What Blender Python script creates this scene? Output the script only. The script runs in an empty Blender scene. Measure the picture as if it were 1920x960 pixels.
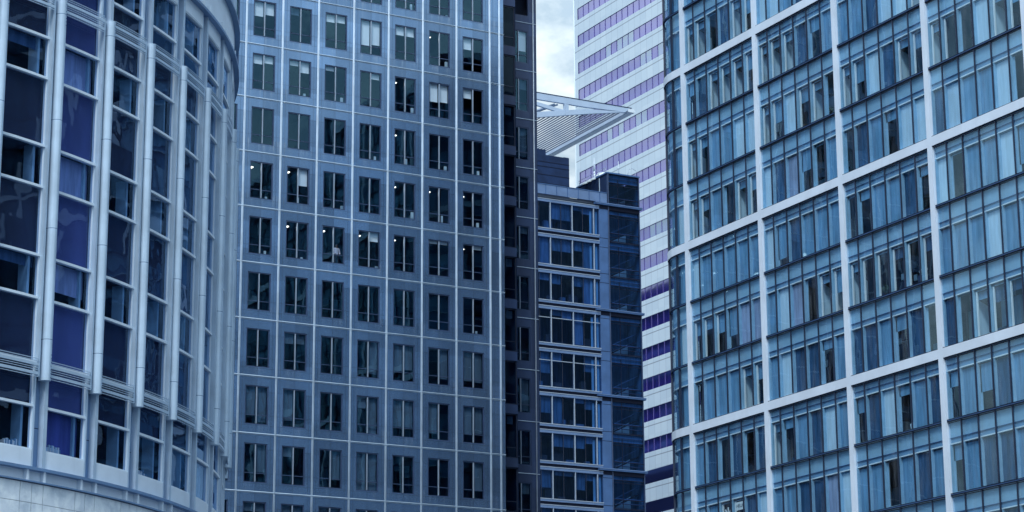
import bpy, bmesh, math, random
from mathutils import Vector, Matrix
R = math.radians
SC = bpy.context.scene
COL = SC.collection
random.seed(11)

# ------------------------------------------------------------------ camera
def make_camera():
    yaw, pitch, roll = 0.4940, 0.2557, -0.0063
    fw = Vector((math.sin(yaw)*math.cos(pitch), math.cos(yaw)*math.cos(pitch), math.sin(pitch)))
    rt = Vector((math.cos(yaw), -math.sin(yaw), 0)); up = rt.cross(fw)
    r2 = rt*math.cos(roll) + up*math.sin(roll); u2 = -rt*math.sin(roll) + up*math.cos(roll)
    cd = bpy.data.cameras.new('camera'); cam = bpy.data.objects.new('camera', cd); COL.objects.link(cam)
    m = Matrix((r2, u2, -fw)).transposed().to_4x4(); m.translation = (0, 0, 1.7)
    cam.matrix_world = m
    cd.sensor_width = 36; cd.sensor_fit = 'HORIZONTAL'; cd.lens = 4446.6/1920*36
    cd.clip_start = 0.5; cd.clip_end = 6000
    SC.camera = cam
make_camera()

# ------------------------------------------------------------------ sky, sun, exposure
SUN_EL, SUN_AZ = 50, -138          # azimuth clockwise from +Y
SKY_STRENGTH, SUN_STRENGTH, EXPOSURE = 0.125, 1.5, 0.76
def make_world():
    w = bpy.data.worlds.new('World'); SC.world = w; w.use_nodes = True
    nt = w.node_tree; nt.nodes.clear(); N = nt.nodes.new; K = nt.links.new
    out = N('ShaderNodeOutputWorld'); bg = N('ShaderNodeBackground')
    sky = N('ShaderNodeTexSky'); sky.sky_type = 'NISHITA'; sky.sun_disc = False
    sky.sun_elevation = R(SUN_EL); sky.sun_rotation = R(SUN_AZ); sky.air_density = 1.3; sky.dust_density = 0.6; sky.ozone_density = 1.0
    tc = N('ShaderNodeTexCoord'); mp = N('ShaderNodeMapping'); mp.inputs['Scale'].default_value = (1, 1, 1.7); mp.inputs['Location'].default_value = (7.3, 3.2, 0.2)
    K(tc.outputs['Generated'], mp.inputs['Vector'])
    n1 = N('ShaderNodeTexNoise'); n1.inputs['Scale'].default_value = 3.2; n1.inputs['Detail'].default_value = 8; n1.inputs['Roughness'].default_value = 0.56
    n2 = N('ShaderNodeTexNoise'); n2.inputs['Scale'].default_value = 24.0; n2.inputs['Detail'].default_value = 6; n2.inputs['Roughness'].default_value = 0.55
    K(mp.outputs[0], n1.inputs['Vector']); K(mp.outputs[0], n2.inputs['Vector'])
    r1 = N('ShaderNodeValToRGB'); r1.color_ramp.elements[0].position = 0.40; r1.color_ramp.elements[1].position = 0.60
    r1.color_ramp.elements[0].color = (0.12, 0.12, 0.12, 1)
    K(n1.outputs['Fac'], r1.inputs['Fac'])
    r2 = N('ShaderNodeValToRGB'); r2.color_ramp.elements[0].position = 0.36; r2.color_ramp.elements[1].position = 0.66
    r2.color_ramp.elements[0].color = (2.5, 3.25, 3.9, 1); r2.color_ramp.elements[1].color = (5.7, 6.2, 6.3, 1)
    K(n2.outputs['Fac'], r2.inputs['Fac'])
    # an overcast sky grows brighter towards the zenith
    sz = N('ShaderNodeSeparateXYZ'); K(tc.outputs['Generated'], sz.inputs[0])
    gm = N('ShaderNodeMath'); gm.operation = 'MULTIPLY_ADD'; gm.use_clamp = False; K(sz.outputs[2], gm.inputs[0]); gm.inputs[1].default_value = 1.9; gm.inputs[2].default_value = 0.42
    sc_ = N('ShaderNodeVectorMath'); sc_.operation = 'SCALE'; K(r2.outputs['Color'], sc_.inputs[0]); K(gm.outputs[0], sc_.inputs['Scale'])
    # the cloud sheet closes towards the horizon
    hz = N('ShaderNodeMapRange'); hz.interpolation_type = 'SMOOTHSTEP'; K(sz.outputs[2], hz.inputs['Value'])
    hz.inputs['From Min'].default_value = 0.24; hz.inputs['From Max'].default_value = 0.60; hz.inputs['To Min'].default_value = 1; hz.inputs['To Max'].default_value = 0
    hm = N('ShaderNodeMath'); hm.operation = 'MAXIMUM'; K(hz.outputs['Result'], hm.inputs[0]); K(r1.outputs['Color'], hm.inputs[1])
    mx = N('ShaderNodeMix'); mx.data_type = 'RGBA'
    K(hm.outputs[0], mx.inputs['Factor']); K(sky.outputs[0], mx.inputs['A']); K(sc_.outputs[0], mx.inputs['B'])
    K(mx.outputs['Result'], bg.inputs['Color']); bg.inputs['Strength'].default_value = SKY_STRENGTH
    K(bg.outputs[0], out.inputs['Surface'])
    sd = bpy.data.lights.new('sun', 'SUN'); sd.energy = SUN_STRENGTH; sd.angle = R(14); sd.color = (1, 0.98, 0.95)
    so = bpy.data.objects.new('sun', sd); COL.objects.link(so)
    d = Vector((math.sin(R(SUN_AZ))*math.cos(R(SUN_EL)), math.cos(R(SUN_AZ))*math.cos(R(SUN_EL)), math.sin(R(SUN_EL))))
    so.rotation_euler = d.to_track_quat('Z', 'Y').to_euler(); so.location = (0, 0, 300)
make_world()
SC.view_settings.view_transform = 'Standard'; SC.view_settings.look = 'None'
SC.view_settings.exposure = EXPOSURE; SC.view_settings.gamma = 1
SC.render.engine = 'CYCLES'
SC.cycles.max_bounces = 7; SC.cycles.transparent_max_bounces = 12; SC.cycles.glossy_bounces = 4; SC.cycles.diffuse_bounces = 3
SC.cycles.use_denoising = True
SC.cycles.sample_clamp_indirect = 4

# ------------------------------------------------------------------ materials
MATS = {}
class NT:
    def __init__(s, m): s.nt = m.node_tree
    def n(s, t, **kw):
        x = s.nt.nodes.new(t)
        for k, v in kw.items(): setattr(x, k, v)
        return x
    def k(s, a, b): s.nt.links.new(a, b)
    def val(s, sock, v):
        if hasattr(v, 'links') or hasattr(v, 'is_linked'): s.k(v, sock)
        else: sock.default_value = v
    def math(s, op, a, b=None, c=None, clamp=False):
        x = s.n('ShaderNodeMath', operation=op, use_clamp=clamp); s.val(x.inputs[0], a)
        if b is not None: s.val(x.inputs[1], b)
        if c is not None: s.val(x.inputs[2], c)
        return x.outputs[0]
    def mix(s, f, a, b, blend='MIX'):
        x = s.n('ShaderNodeMix', data_type='RGBA', blend_type=blend)
        s.val(x.inputs['Factor'], f)
        for nm, v in (('A', a), ('B', b)):
            if isinstance(v, tuple): x.inputs[nm].default_value = (*v[:3], 1)
            else: s.k(v, x.inputs[nm])
        return x.outputs['Result']
    def noise(s, vec, scale, detail=4, rough=0.55, w=None):
        x = s.n('ShaderNodeTexNoise')
        if w is not None: x.noise_dimensions = '4D'; s.val(x.inputs['W'], w)
        s.k(vec, x.inputs['Vector']); x.inputs['Scale'].default_value = scale; x.inputs['Detail'].default_value = detail; x.inputs['Roughness'].default_value = rough
        return x.outputs['Fac']
    def mapv(s, vec, sc, loc=(0, 0, 0)):
        x = s.n('ShaderNodeMapping'); x.inputs['Scale'].default_value = sc; x.inputs['Location'].default_value = loc
        s.k(vec, x.inputs['Vector']); return x.outputs[0]
    def ramp(s, f, p0, p1):
        x = s.n('ShaderNodeMapRange', interpolation_type='SMOOTHSTEP'); s.val(x.inputs['Value'], f)
        x.inputs['From Min'].default_value = p0; x.inputs['From Max'].default_value = p1; return x.outputs['Result']
def new_mat(name):
    m = bpy.data.materials.new(name); m.use_nodes = True; m.node_tree.nodes.clear(); MATS[name] = m
    t = NT(m); out = t.n('ShaderNodeOutputMaterial'); return m, t, out
def paint(name, col, rough=0.5, metal=0.0, var=0.12, scale=1.5, stretch=(1, 1, 1), spec=0.5, streak=0.0):
    m, t, out = new_mat(name)
    b = t.n('ShaderNodeBsdfPrincipled'); tc = t.n('ShaderNodeTexCoord')
    oi = t.n('ShaderNodeObjectInfo')
    v = t.mapv(tc.outputs['Object'], stretch)
    f = t.noise(v, scale, 5, 0.6)
    dark = tuple(c*(1-var) for c in col); lite = tuple(min(1, c*(1+var)) for c in col)
    c = t.mix(t.ramp(f, 0.3, 0.7), dark, lite)
    if streak:
        g = t.noise(t.mapv(tc.outputs['Object'], (3.0, 3.0, 0.12)), 1.4, 5, 0.65)
        c = t.mix(t.math('MULTIPLY', t.ramp(g, 0.5, 0.75), streak), c, tuple(x*0.55 for x in col))
    t.k(c, b.inputs['Base Color'])
    t.k(t.math('MULTIPLY_ADD', f, 0.2, rough-0.1), b.inputs['Roughness'])
    b.inputs['Metallic'].default_value = metal; b.inputs['Specular IOR Level'].default_value = spec
    t.k(b.outputs[0], out.inputs['Surface']); return m
def glass(name, tint=(0.6, 0.75, 0.85), refl=1.0, base=0.04, gloss=(0.85, 0.93, 1.0), wave=0.02, wscale=0.7, rough=0.0, dirt=0.0, cell=(1.0, 1.0, 1.0), tilt=0.0):
    """thin architectural glass: tinted see-through plus a mirror share that grows towards grazing"""
    m, t, out = new_mat(name)
    tc = t.n('ShaderNodeTexCoord'); oi = t.n('ShaderNodeObjectInfo')
    w = t.math('MULTIPLY', oi.outputs['Random'], 57.0)
    h = t.noise(tc.outputs['Object'], wscale, 2, 0.4, w)
    bp = t.n('ShaderNodeBump'); bp.inputs['Strength'].default_value = 1.0; bp.inputs['Distance'].default_value = wave; t.k(h, bp.inputs['Height'])
    if tilt:
        ge = t.n('ShaderNodeNewGeometry'); cm = t.n('ShaderNodeVectorMath', operation='DIVIDE'); t.k(tc.outputs['Object'], cm.inputs[0]); cm.inputs[1].default_value = cell
        fl = t.n('ShaderNodeVectorMath', operation='FLOOR'); t.k(cm.outputs[0], fl.inputs[0])
        wn = t.n('ShaderNodeTexWhiteNoise', noise_dimensions='4D'); t.k(fl.outputs[0], wn.inputs['Vector']); t.k(w, wn.inputs['W'])
        sb = t.n('ShaderNodeVectorMath', operation='SUBTRACT'); t.k(wn.outputs['Color'], sb.inputs[0]); sb.inputs[1].default_value = (0.5, 0.5, 0.5)
        ma = t.n('ShaderNodeVectorMath', operation='MULTIPLY_ADD'); t.k(sb.outputs[0], ma.inputs[0]); ma.inputs[1].default_value = (tilt, tilt, tilt); t.k(ge.outputs['Normal'], ma.inputs[2])
        nz = t.n('ShaderNodeVectorMath', operation='NORMALIZE'); t.k(ma.outputs[0], nz.inputs[0]); t.k(nz.outputs[0], bp.inputs['Normal'])
    lw = t.n('ShaderNodeLayerWeight'); lw.inputs['Blend'].default_value = 0.5
    fr = t.math('POWER', lw.outputs['Facing'], 4.0)
    tr = t.n('ShaderNodeBsdfTransparent'); tr.inputs['Color'].default_value = (*tint, 1)
    gl = t.n('ShaderNodeBsdfGlossy'); gl.inputs['Color'].default_value = (*gloss, 1); gl.inputs['Roughness'].default_value = rough
    t.k(bp.outputs[0], gl.inputs['Normal'])
    f = t.math('MULTIPLY_ADD', fr, refl, base, clamp=True)
    ms = t.n('ShaderNodeMixShader'); t.k(f, ms.inputs[0]); t.k(tr.outputs[0], ms.inputs[1]); t.k(gl.outputs[0], ms.inputs[2])
    last = ms.outputs[0]
    if dirt:
        df = t.n('ShaderNodeBsdfDiffuse'); df.inputs['Color'].default_value = (0.45, 0.55, 0.65, 1)
        g = t.noise(t.mapv(tc.outputs['Object'], (2.5, 2.5, 0.35)), 1.0, 5, 0.65, w)
        m2 = t.n('ShaderNodeMixShader'); t.k(t.math('MULTIPLY', t.ramp(g, 0.4, 0.8), dirt), m2.inputs[0])
        t.k(last, m2.inputs[1]); t.k(df.outputs[0], m2.inputs[2]); last = m2.outputs[0]
    t.k(last, out.inputs['Surface']); return m
def cloth(name, col, var=0.2):
    """blind or curtain: vertical tone bands, a little translucent"""
    m, t, out = new_mat(name)
    tc = t.n('ShaderNodeTexCoord'); oi = t.n('ShaderNodeObjectInfo')
    w = t.math('MULTIPLY', oi.outputs['Random'], 40.0)
    f = t.noise(t.mapv(tc.outputs['Object'], (2.2, 2.2, 0.25)), 1.6, 4, 0.6, w)
    c = t.mix(t.ramp(f, 0.25, 0.75), tuple(x*(1-var) for x in col), tuple(x*(1+var) for x in col))
    d = t.n('ShaderNodeBsdfDiffuse'); t.k(c, d.inputs['Color']); t.k(d.outputs[0], out.inputs['Surface']); return m
def lamp(name, col, s):
    m, t, out = new_mat(name); e = t.n('ShaderNodeEmission'); e.inputs['Color'].default_value = (*col, 1); e.inputs['Strength'].default_value = s
    t.k(e.outputs[0], out.inputs['Surface']); return m
def panel_wall(name, col, metal, rough, px, pz, xj, zj, streak):
    """cladding panels on the window grid: joints, tone change from panel to panel, pale run-off streaks"""
    m, t, out = new_mat(name)
    b = t.n('ShaderNodeBsdfPrincipled'); tc = t.n('ShaderNodeTexCoord'); sp = t.n('ShaderNodeSeparateXYZ'); t.k(tc.outputs['Object'], sp.inputs[0])
    x, z = sp.outputs[0], sp.outputs[2]
    joint = None
    for v, p, js in ((x, px, xj), (z, pz, zj)):
        for j in js:
            d = t.math('PINGPONG', t.math('SUBTRACT', v, j), p/2)
            l = t.math('LESS_THAN', d, 0.014)
            joint = l if joint is None else t.math('MAXIMUM', joint, l)
    cx = t.math('FLOOR', t.math('DIVIDE', x, px/2)); cz = t.math('FLOOR', t.math('DIVIDE', z, pz/2))
    cv = t.n('ShaderNodeCombineXYZ'); t.k(cx, cv.inputs[0]); t.k(cz, cv.inputs[1])
    wn = t.n('ShaderNodeTexWhiteNoise', noise_dimensions='2D'); t.k(cv.outputs[0], wn.inputs['Vector'])
    big = t.noise(tc.outputs['Object'], 0.09, 4, 0.6); fine = t.noise(t.mapv(tc.outputs['Object'], (1, 1, 0.5)), 2.2, 5, 0.65)
    run = t.noise(t.mapv(tc.outputs['Object'], (3.4, 3.4, 0.1)), 1.1, 4, 0.7)
    below = t.math('SUBTRACT', 1.0, t.ramp(t.math('FLOORED_MODULO', t.math('MULTIPLY', z, -1.0), pz), 0.1, 1.1))
    c = t.mix(t.ramp(t.math('MULTIPLY_ADD', wn.outputs['Value'], 0.75, t.math('MULTIPLY', fine, 0.35)), 0.15, 1.0), tuple(q*0.8 for q in col), tuple(q*1.22 for q in col))
    c = t.mix(t.math('MULTIPLY', t.ramp(big, 0.4, 0.62), 0.55), c, tuple(q*0.62 for q in col))
    s = t.math('MULTIPLY', t.ramp(run, 0.48, 0.72), t.math('MULTIPLY_ADD', below, 0.75, 0.25))
    c = t.mix(t.math('MULTIPLY', s, streak), c, (0.5, 0.6, 0.72))
    c = t.mix(t.math('MULTIPLY', joint, 0.55), c, (0.03, 0.05, 0.09))
    t.k(c, b.inputs['Base Color']); b.inputs['Metallic'].default_value = metal
    t.k(t.math('MULTIPLY_ADD', big, 0.12, rough-0.06), b.inputs['Roughness'])
    t.k(b.outputs[0], out.inputs['Surface']); return m

M = MATS
paint('white_metal', (0.57, 0.70, 0.82), 0.42, 0.0, 0.08, 0.6, streak=0.12)
paint('fin_metal', (0.42, 0.57, 0.72), 0.34, 0.25, 0.10, 0.7, streak=0.15)
paint('rib_metal', (0.44, 0.58, 0.72), 0.5, 0.0, 0.12, 0.8)
paint('pier_panel', (0.12, 0.225, 0.40), 0.45, 0.1, 0.12, 0.5, streak=0.2)
paint('frame_white', (0.60, 0.71, 0.83), 0.45, 0.0, 0.06, 0.5, streak=0.06)
paint('dark_frame', (0.020, 0.032, 0.065), 0.4, 0.2, 0.15)
paint('navy_frame', (0.035, 0.065, 0.14), 0.4, 0.2, 0.15)
paint('violet_frame', (0.13, 0.12, 0.32), 0.8, 0, 0.1, spec=0.1)
paint('matte_black', (0.012, 0.014, 0.035), 0.95, 0, 0.1, spec=0.05)
paint('grey_frame', (0.30, 0.38, 0.48), 0.4, 0.3, 0.1)
paint('black_line', (0.010, 0.016, 0.038), 0.6, 0.0, 0.1, spec=0.12)
paint('steel_blue', (0.055, 0.125, 0.28), 0.5, 0.2, 0.15, 0.5, streak=0.2, spec=0.25)
paint('sill_band', (0.11, 0.19, 0.35), 0.4, 0.3, 0.12, 0.6)
paint('slate_wall', (0.012, 0.030, 0.085), 0.7, 0.0, 0.25, 0.6, spec=0.15)
paint('interior_dark', (0.008, 0.018, 0.045), 0.9, 0, 0.3, 0.4)
paint('interior_mid', (0.05, 0.085, 0.13), 0.9, 0, 0.4, 0.3)
paint('white_inner', (0.72, 0.80, 0.84), 0.6, 0, 0.05)
paint('jamb_blue', (0.26, 0.45, 0.62), 0.6, 0, 0.1)
paint('head_panel', (0.28, 0.47, 0.63), 0.6, 0, 0.10, 0.5)
paint('head_panel_low', (0.15, 0.30, 0.48), 0.6, 0, 0.10, 0.5)
paint('spandrel_navy', (0.007, 0.014, 0.048), 0.6, 0, 0.3, 0.4, (1, 1, 0.3))
paint('spandrel_reflection', (0.062, 0.082, 0.25), 0.6, 0, 0.25, 0.4, (1, 1, 0.3))  # mirrored sky put into the backing colour of one bay
paint('roof_grey', (0.16, 0.19, 0.23), 0.8, 0, 0.15, 0.3)
paint('canopy_paint', (0.38, 0.50, 0.66), 0.4, 0.1, 0.06, 0.4)
paint('louvre_steel', (0.03, 0.05, 0.12), 0.5, 0.1, 0.06, 0.4)
paint('canopy_edge', (0.62, 0.72, 0.80), 0.4, 0.1, 0.05, 0.4)
paint('band_white', (0.66, 0.78, 0.84), 0.4, 0.0, 0.05, 0.05)
paint('paving', (0.11, 0.135, 0.165), 0.85, 0, 0.15, 0.3)
paint('brown_wood', (0.10, 0.075, 0.06), 0.6, 0, 0.2)
paint('leaf_green', (0.03, 0.07, 0.05), 0.6, 0, 0.3, 4)
paint('paper', (0.72, 0.78, 0.80), 0.8, 0, 0.04)
paint('ink', (0.02, 0.05, 0.08), 0.8, 0, 0.04)
paint('shirt', (0.72, 0.72, 0.86), 0.8, 0, 0.08, 6)
paint('trousers', (0.02, 0.022, 0.03), 0.8, 0, 0.1)
paint('skin', (0.16, 0.085, 0.06), 0.6, 0, 0.1)
paint('hair', (0.01, 0.009, 0.01), 0.6, 0, 0.1)
glass('glass_tower', (0.80, 0.88, 0.94), 0.9, 0.090, (0.30, 0.68, 0.98), wave=0.007, wscale=0.6, cell=(0.84, 1.0, 9.0), tilt=0.05)
glass('glass_recess', (0.5, 0.62, 0.75), 0.9, 0.022, (0.45, 0.72, 1.0), wave=0.01, wscale=0.6, cell=(0.9, 1, 1.95), tilt=0.05)  # tower glass toned down, recess shade put into tint and mirror share
glass('glass_drum', (0.62, 0.72, 0.86), 0.8, 0.05, (0.42, 0.66, 1.0), wave=0.014, wscale=0.6, cell=(60.0, 60.0, 1.97), tilt=0.05)
glass('glass_right', (0.78, 0.90, 0.96), 0.9, 0.075, (0.48, 0.78, 1.0), wave=0.010, wscale=0.45, dirt=0.12, cell=(5.0, 1.3992, 9.0), tilt=0.06)
glass('glass_mid', (0.50, 0.66, 0.86), 0.8, 0.018, (0.25, 0.55, 1.0), wave=0.02, wscale=0.5)
glass('glass_purple', (0.42, 0.36, 0.78), 1.2, 0.42, (0.62, 0.62, 0.98), wave=0.004, wscale=0.5, rough=0.05)
glass('glass_pale', (0.60, 0.70, 0.95), 1.2, 0.45, (0.72, 0.86, 1.0), wave=0.004, wscale=0.5, rough=0.05)
cloth('blind_white', (0.74, 0.80, 0.84), 0.06)
cloth('blind_shaded', (0.065, 0.105, 0.155), 0.25)  # shaded copy of the white blind, weak light put into its colour
cloth('blind_light', (0.50, 0.67, 0.80), 0.12)
cloth('blind_mid', (0.135, 0.285, 0.45), 0.28)
cloth('blind_grey_blue', (0.27, 0.34, 0.50), 0.3)
cloth('blind_room_dark', (0.035, 0.085, 0.17), 0.45)  # for dark blinds, and paints the darkness of rooms behind clear lights
cloth('reflection_violet', (0.08, 0.10, 0.34), 0.25)
cloth('reflection_slate', (0.27, 0.35, 0.58), 0.3)  # this tone and the violet one above paint a sky reflection
cloth('room_blue', (0.055, 0.115, 0.23), 0.35)
cloth('room_navy', (0.018, 0.045, 0.13), 0.4)
cloth('stair_blue', (0.035, 0.095, 0.20), 0.35)
cloth('office_back', (0.22, 0.17, 0.52), 0.2)
lamp('lamp_warm', (1.0, 0.93, 0.82), 3.0)
BAY, FLR = 2.7134, 3.9
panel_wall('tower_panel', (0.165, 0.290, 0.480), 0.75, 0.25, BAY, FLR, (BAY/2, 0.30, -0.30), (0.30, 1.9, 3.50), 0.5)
panel_wall('tower_panel_shade', (0.020, 0.048, 0.125), 0.1, 0.55, BAY, FLR, (0.30,), (0.30, 1.9, 3.50), 0.04)  # darker copy of the tower cladding, recess shade put into the colour
def marble():
    m, t, out = new_mat('marble'); b = t.n('ShaderNodeBsdfPrincipled'); tc = t.n('ShaderNodeTexCoord')
    f = t.noise(tc.outputs['Object'], 0.9, 8, 0.7); v = t.n('ShaderNodeVectorMath', operation='MULTIPLY_ADD')
    w = t.n('ShaderNodeTexWave', wave_type='BANDS', bands_direction='DIAGONAL'); w.inputs['Scale'].default_value = 0.5; w.inputs['Distortion'].default_value = 16; w.inputs['Detail'].default_value = 5; w.inputs['Detail Scale'].default_value = 1.3
    t.k(tc.outputs['Object'], w.inputs['Vector'])
    c = t.mix(t.ramp(w.outputs['Fac'], 0.1, 0.9), (0.60, 0.71, 0.80), (0.70, 0.81, 0.88)); c = t.mix(t.math('MULTIPLY', t.ramp(f, 0.42, 0.70), 0.85), c, (0.36, 0.47, 0.58))
    t.k(c, b.inputs['Base Color']); b.inputs['Roughness'].default_value = 0.45; t.k(b.outputs[0], out.inputs['Surface'])
marble()
def hsbc_wall():
    m, t, out = new_mat('striped_cladding'); b = t.n('ShaderNodeBsdfPrincipled'); tc = t.n('ShaderNodeTexCoord'); sp = t.n('ShaderNodeSeparateXYZ'); t.k(tc.outputs['Object'], sp.inputs[0])
    y, z = sp.outputs[1], sp.outputs[2]
    j1 = t.math('LESS_THAN', t.math('PINGPONG', y, 0.76), 0.045)
    j2 = t.math('LESS_THAN', t.math('PINGPONG', t.math('SUBTRACT', z, 1.25), 4.075/2), 0.07)
    cv = t.n('ShaderNodeCombineXYZ'); t.k(t.math('FLOOR', t.math('DIVIDE', y, 1.52)), cv.inputs[0]); t.k(t.math('FLOOR', t.math('DIVIDE', z, 2.04)), cv.inputs[1])
    wn = t.n('ShaderNodeTexWhiteNoise', noise_dimensions='2D'); t.k(cv.outputs[0], wn.inputs['Vector'])
    c = t.mix(wn.outputs['Value'], (0.48, 0.61, 0.72), (0.54, 0.67, 0.77))
    c = t.mix(t.math('MULTIPLY', j1, 0.28), c, (0.15, 0.2, 0.3)); c = t.mix(t.math('MULTIPLY', j2, 0.6), c, (0.08, 0.1, 0.16))
    t.k(c, b.inputs['Base Color']); b.inputs['Roughness'].default_value = 0.35; t.k(b.outputs[0], out.inputs['Surface'])
hsbc_wall()

# ------------------------------------------------------------------ builders
class MB:
    """collects faces; build() links them as one mesh object"""
    def __init__(s): s.v = []; s.f = []; s.m = []; s.mi = 0; s.sm = []
    def quad(s, a, b, c, d, smooth=False):
        i = len(s.v); s.v += [tuple(a), tuple(b), tuple(c), tuple(d)]; s.f.append((i, i+1, i+2, i+3)); s.m.append(s.mi); s.sm.append(smooth)
    def box(s, x0, x1, y0, y1, z0, z1, T=None):
        x0, x1 = min(x0, x1), max(x0, x1); y0, y1 = min(y0, y1), max(y0, y1); z0, z1 = min(z0, z1), max(z0, z1)
        p = [(x0,y0,z0),(x1,y0,z0),(x1,y1,z0),(x0,y1,z0),(x0,y0,z1),(x1,y0,z1),(x1,y1,z1),(x0,y1,z1)]
        if T: p = [T(*q) for q in p]
        i = len(s.v); s.v += p
        for f in ((0,3,2,1),(4,5,6,7),(0,1,5,4),(1,2,6,5),(2,3,7,6),(3,0,4,7)): s.f.append(tuple(i+k for k in f)); s.m.append(s.mi); s.sm.append(False)
    def tube(s, p0, p1, r, n=8, r1=None, cap=True):
        p0, p1 = Vector(p0), Vector(p1); r1 = r if r1 is None else r1
        d = (p1-p0).normalized(); a = d.orthogonal().normalized(); b = d.cross(a)
        i = len(s.v)
        for k in range(n):
            t = 2*math.pi*k/n; o = a*math.cos(t) + b*math.sin(t); s.v.append(tuple(p0+o*r)); s.v.append(tuple(p1+o*r1))
        for k in range(n):
            j = (k+1) % n; s.f.append((i+2*k, i+2*j, i+2*j+1, i+2*k+1)); s.m.append(s.mi); s.sm.append(True)
        if cap:
            s.f.append(tuple(i+2*k for k in reversed(range(n)))); s.f.append(tuple(i+2*k+1 for k in range(n))); s.m += [s.mi]*2; s.sm += [False]*2
    def beam(s, p0, p1, w, h):
        """rectangular bar between two points, w sideways, h in the vertical plane"""
        p0, p1 = Vector(p0), Vector(p1); d = (p1-p0).normalized(); side = d.cross(Vector((0, 0, 1)))
        side = side.normalized() if side.length > 1e-4 else Vector((1, 0, 0)); up = side.cross(d).normalized()
        i = len(s.v)
        for p in (p0, p1):
            for a, b in ((-1,-1),(1,-1),(1,1),(-1,1)): s.v.append(tuple(p + side*a*w/2 + up*b*h/2))
        for f in ((3,2,1,0),(4,5,6,7),(0,1,5,4),(1,2,6,5),(2,3,7,6),(3,0,4,7)): s.f.append(tuple(i+k for k in f)); s.m.append(s.mi); s.sm.append(False)
    def prism(s, pts, off):
        """closed polygon pushed along off"""
        n = len(pts); i = len(s.v); o = Vector(off)
        s.v += [tuple(p) for p in pts] + [tuple(Vector(p)+o) for p in pts]
        s.f.append(tuple(range(i, i+n))); s.f.append(tuple(range(i+2*n-1, i+n-1, -1))); s.m += [s.mi]*2; s.sm += [False]*2
        for k in range(n):
            j = (k+1) % n; s.f.append((i+k, i+n+k, i+n+j, i+j)); s.m.append(s.mi); s.sm.append(False)
    def build(s, name, mat, parent=None, loc=(0, 0, 0), bevel=0):
        me = bpy.data.meshes.new(name); me.from_pydata(s.v, [], s.f)
        for m in (mat if isinstance(mat, (list, tuple)) else [mat]): me.materials.append(MATS[m])
        me.polygons.foreach_set('material_index', s.m); me.polygons.foreach_set('use_smooth', s.sm)
        bm = bmesh.new(); bm.from_mesh(me); bmesh.ops.recalc_face_normals(bm, faces=bm.faces); bm.to_mesh(me); bm.free()
        o = bpy.data.objects.new(name, me); COL.objects.link(o); o.location = loc
        if parent: o.parent = parent
        if bevel:
            b = o.modifiers.new('bevel', 'BEVEL'); b.width = bevel; b.segments = 2; b.limit_method = 'ANGLE'
        return o
def tag(o, label=None, cat=None, group=None, kind=None):
    if label: o['label'] = label
    if cat: o['category'] = cat
    if group: o['group'] = group
    if kind: o['kind'] = kind
    return o
def thing(name, label, cat, loc=(0, 0, 0), group=None):
    o = bpy.data.objects.new(name, None); COL.objects.link(o); o.location = loc; o.empty_display_size = 0.5
    return tag(o, label, cat, group)
def dup(o, parent=None, loc=None, rotz=None):
    c = o.copy(); COL.objects.link(c); c.parent = parent
    if loc is not None: c.location = loc
    if rotz is not None: c.rotation_euler = (0, 0, rotz)
    for ch in list(o.children):
        if not ch.name.startswith('inner_panel'): dup(ch, c)
    return c
def grid_wall(mb, xs, zs, solid, y0, depth):
    """one skin with openings: front faces at y0 (facing -y) and the reveals of every opening"""
    nx, nz = len(xs)-1, len(zs)-1
    for i in range(nx):
        for k in range(nz):
            x0, x1, z0, z1 = xs[i], xs[i+1], zs[k], zs[k+1]
            if solid(i, k): mb.quad((x0,y0,z0),(x1,y0,z0),(x1,y0,z1),(x0,y0,z1))
            else:
                y1 = y0+depth
                if i > 0 and solid(i-1, k): mb.quad((x0,y0,z0),(x0,y1,z0),(x0,y1,z1),(x0,y0,z1))
                if i < nx-1 and solid(i+1, k): mb.quad((x1,y0,z0),(x1,y1,z0),(x1,y1,z1),(x1,y0,z1))
                if k > 0 and solid(i, k-1): mb.quad((x0,y0,z0),(x1,y0,z0),(x1,y1,z0),(x0,y1,z0))
                if k < nz-1 and solid(i, k+1): mb.quad((x0,y0,z1),(x1,y0,z1),(x1,y1,z1),(x0,y1,z1))

# ------------------------------------------------------------------ ground
g = MB(); g.quad((-3000,-3000,0),(3000,-3000,0),(3000,3000,0),(-3000,3000,0)); tag(g.build('ground', 'paving'), kind='structure')

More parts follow.
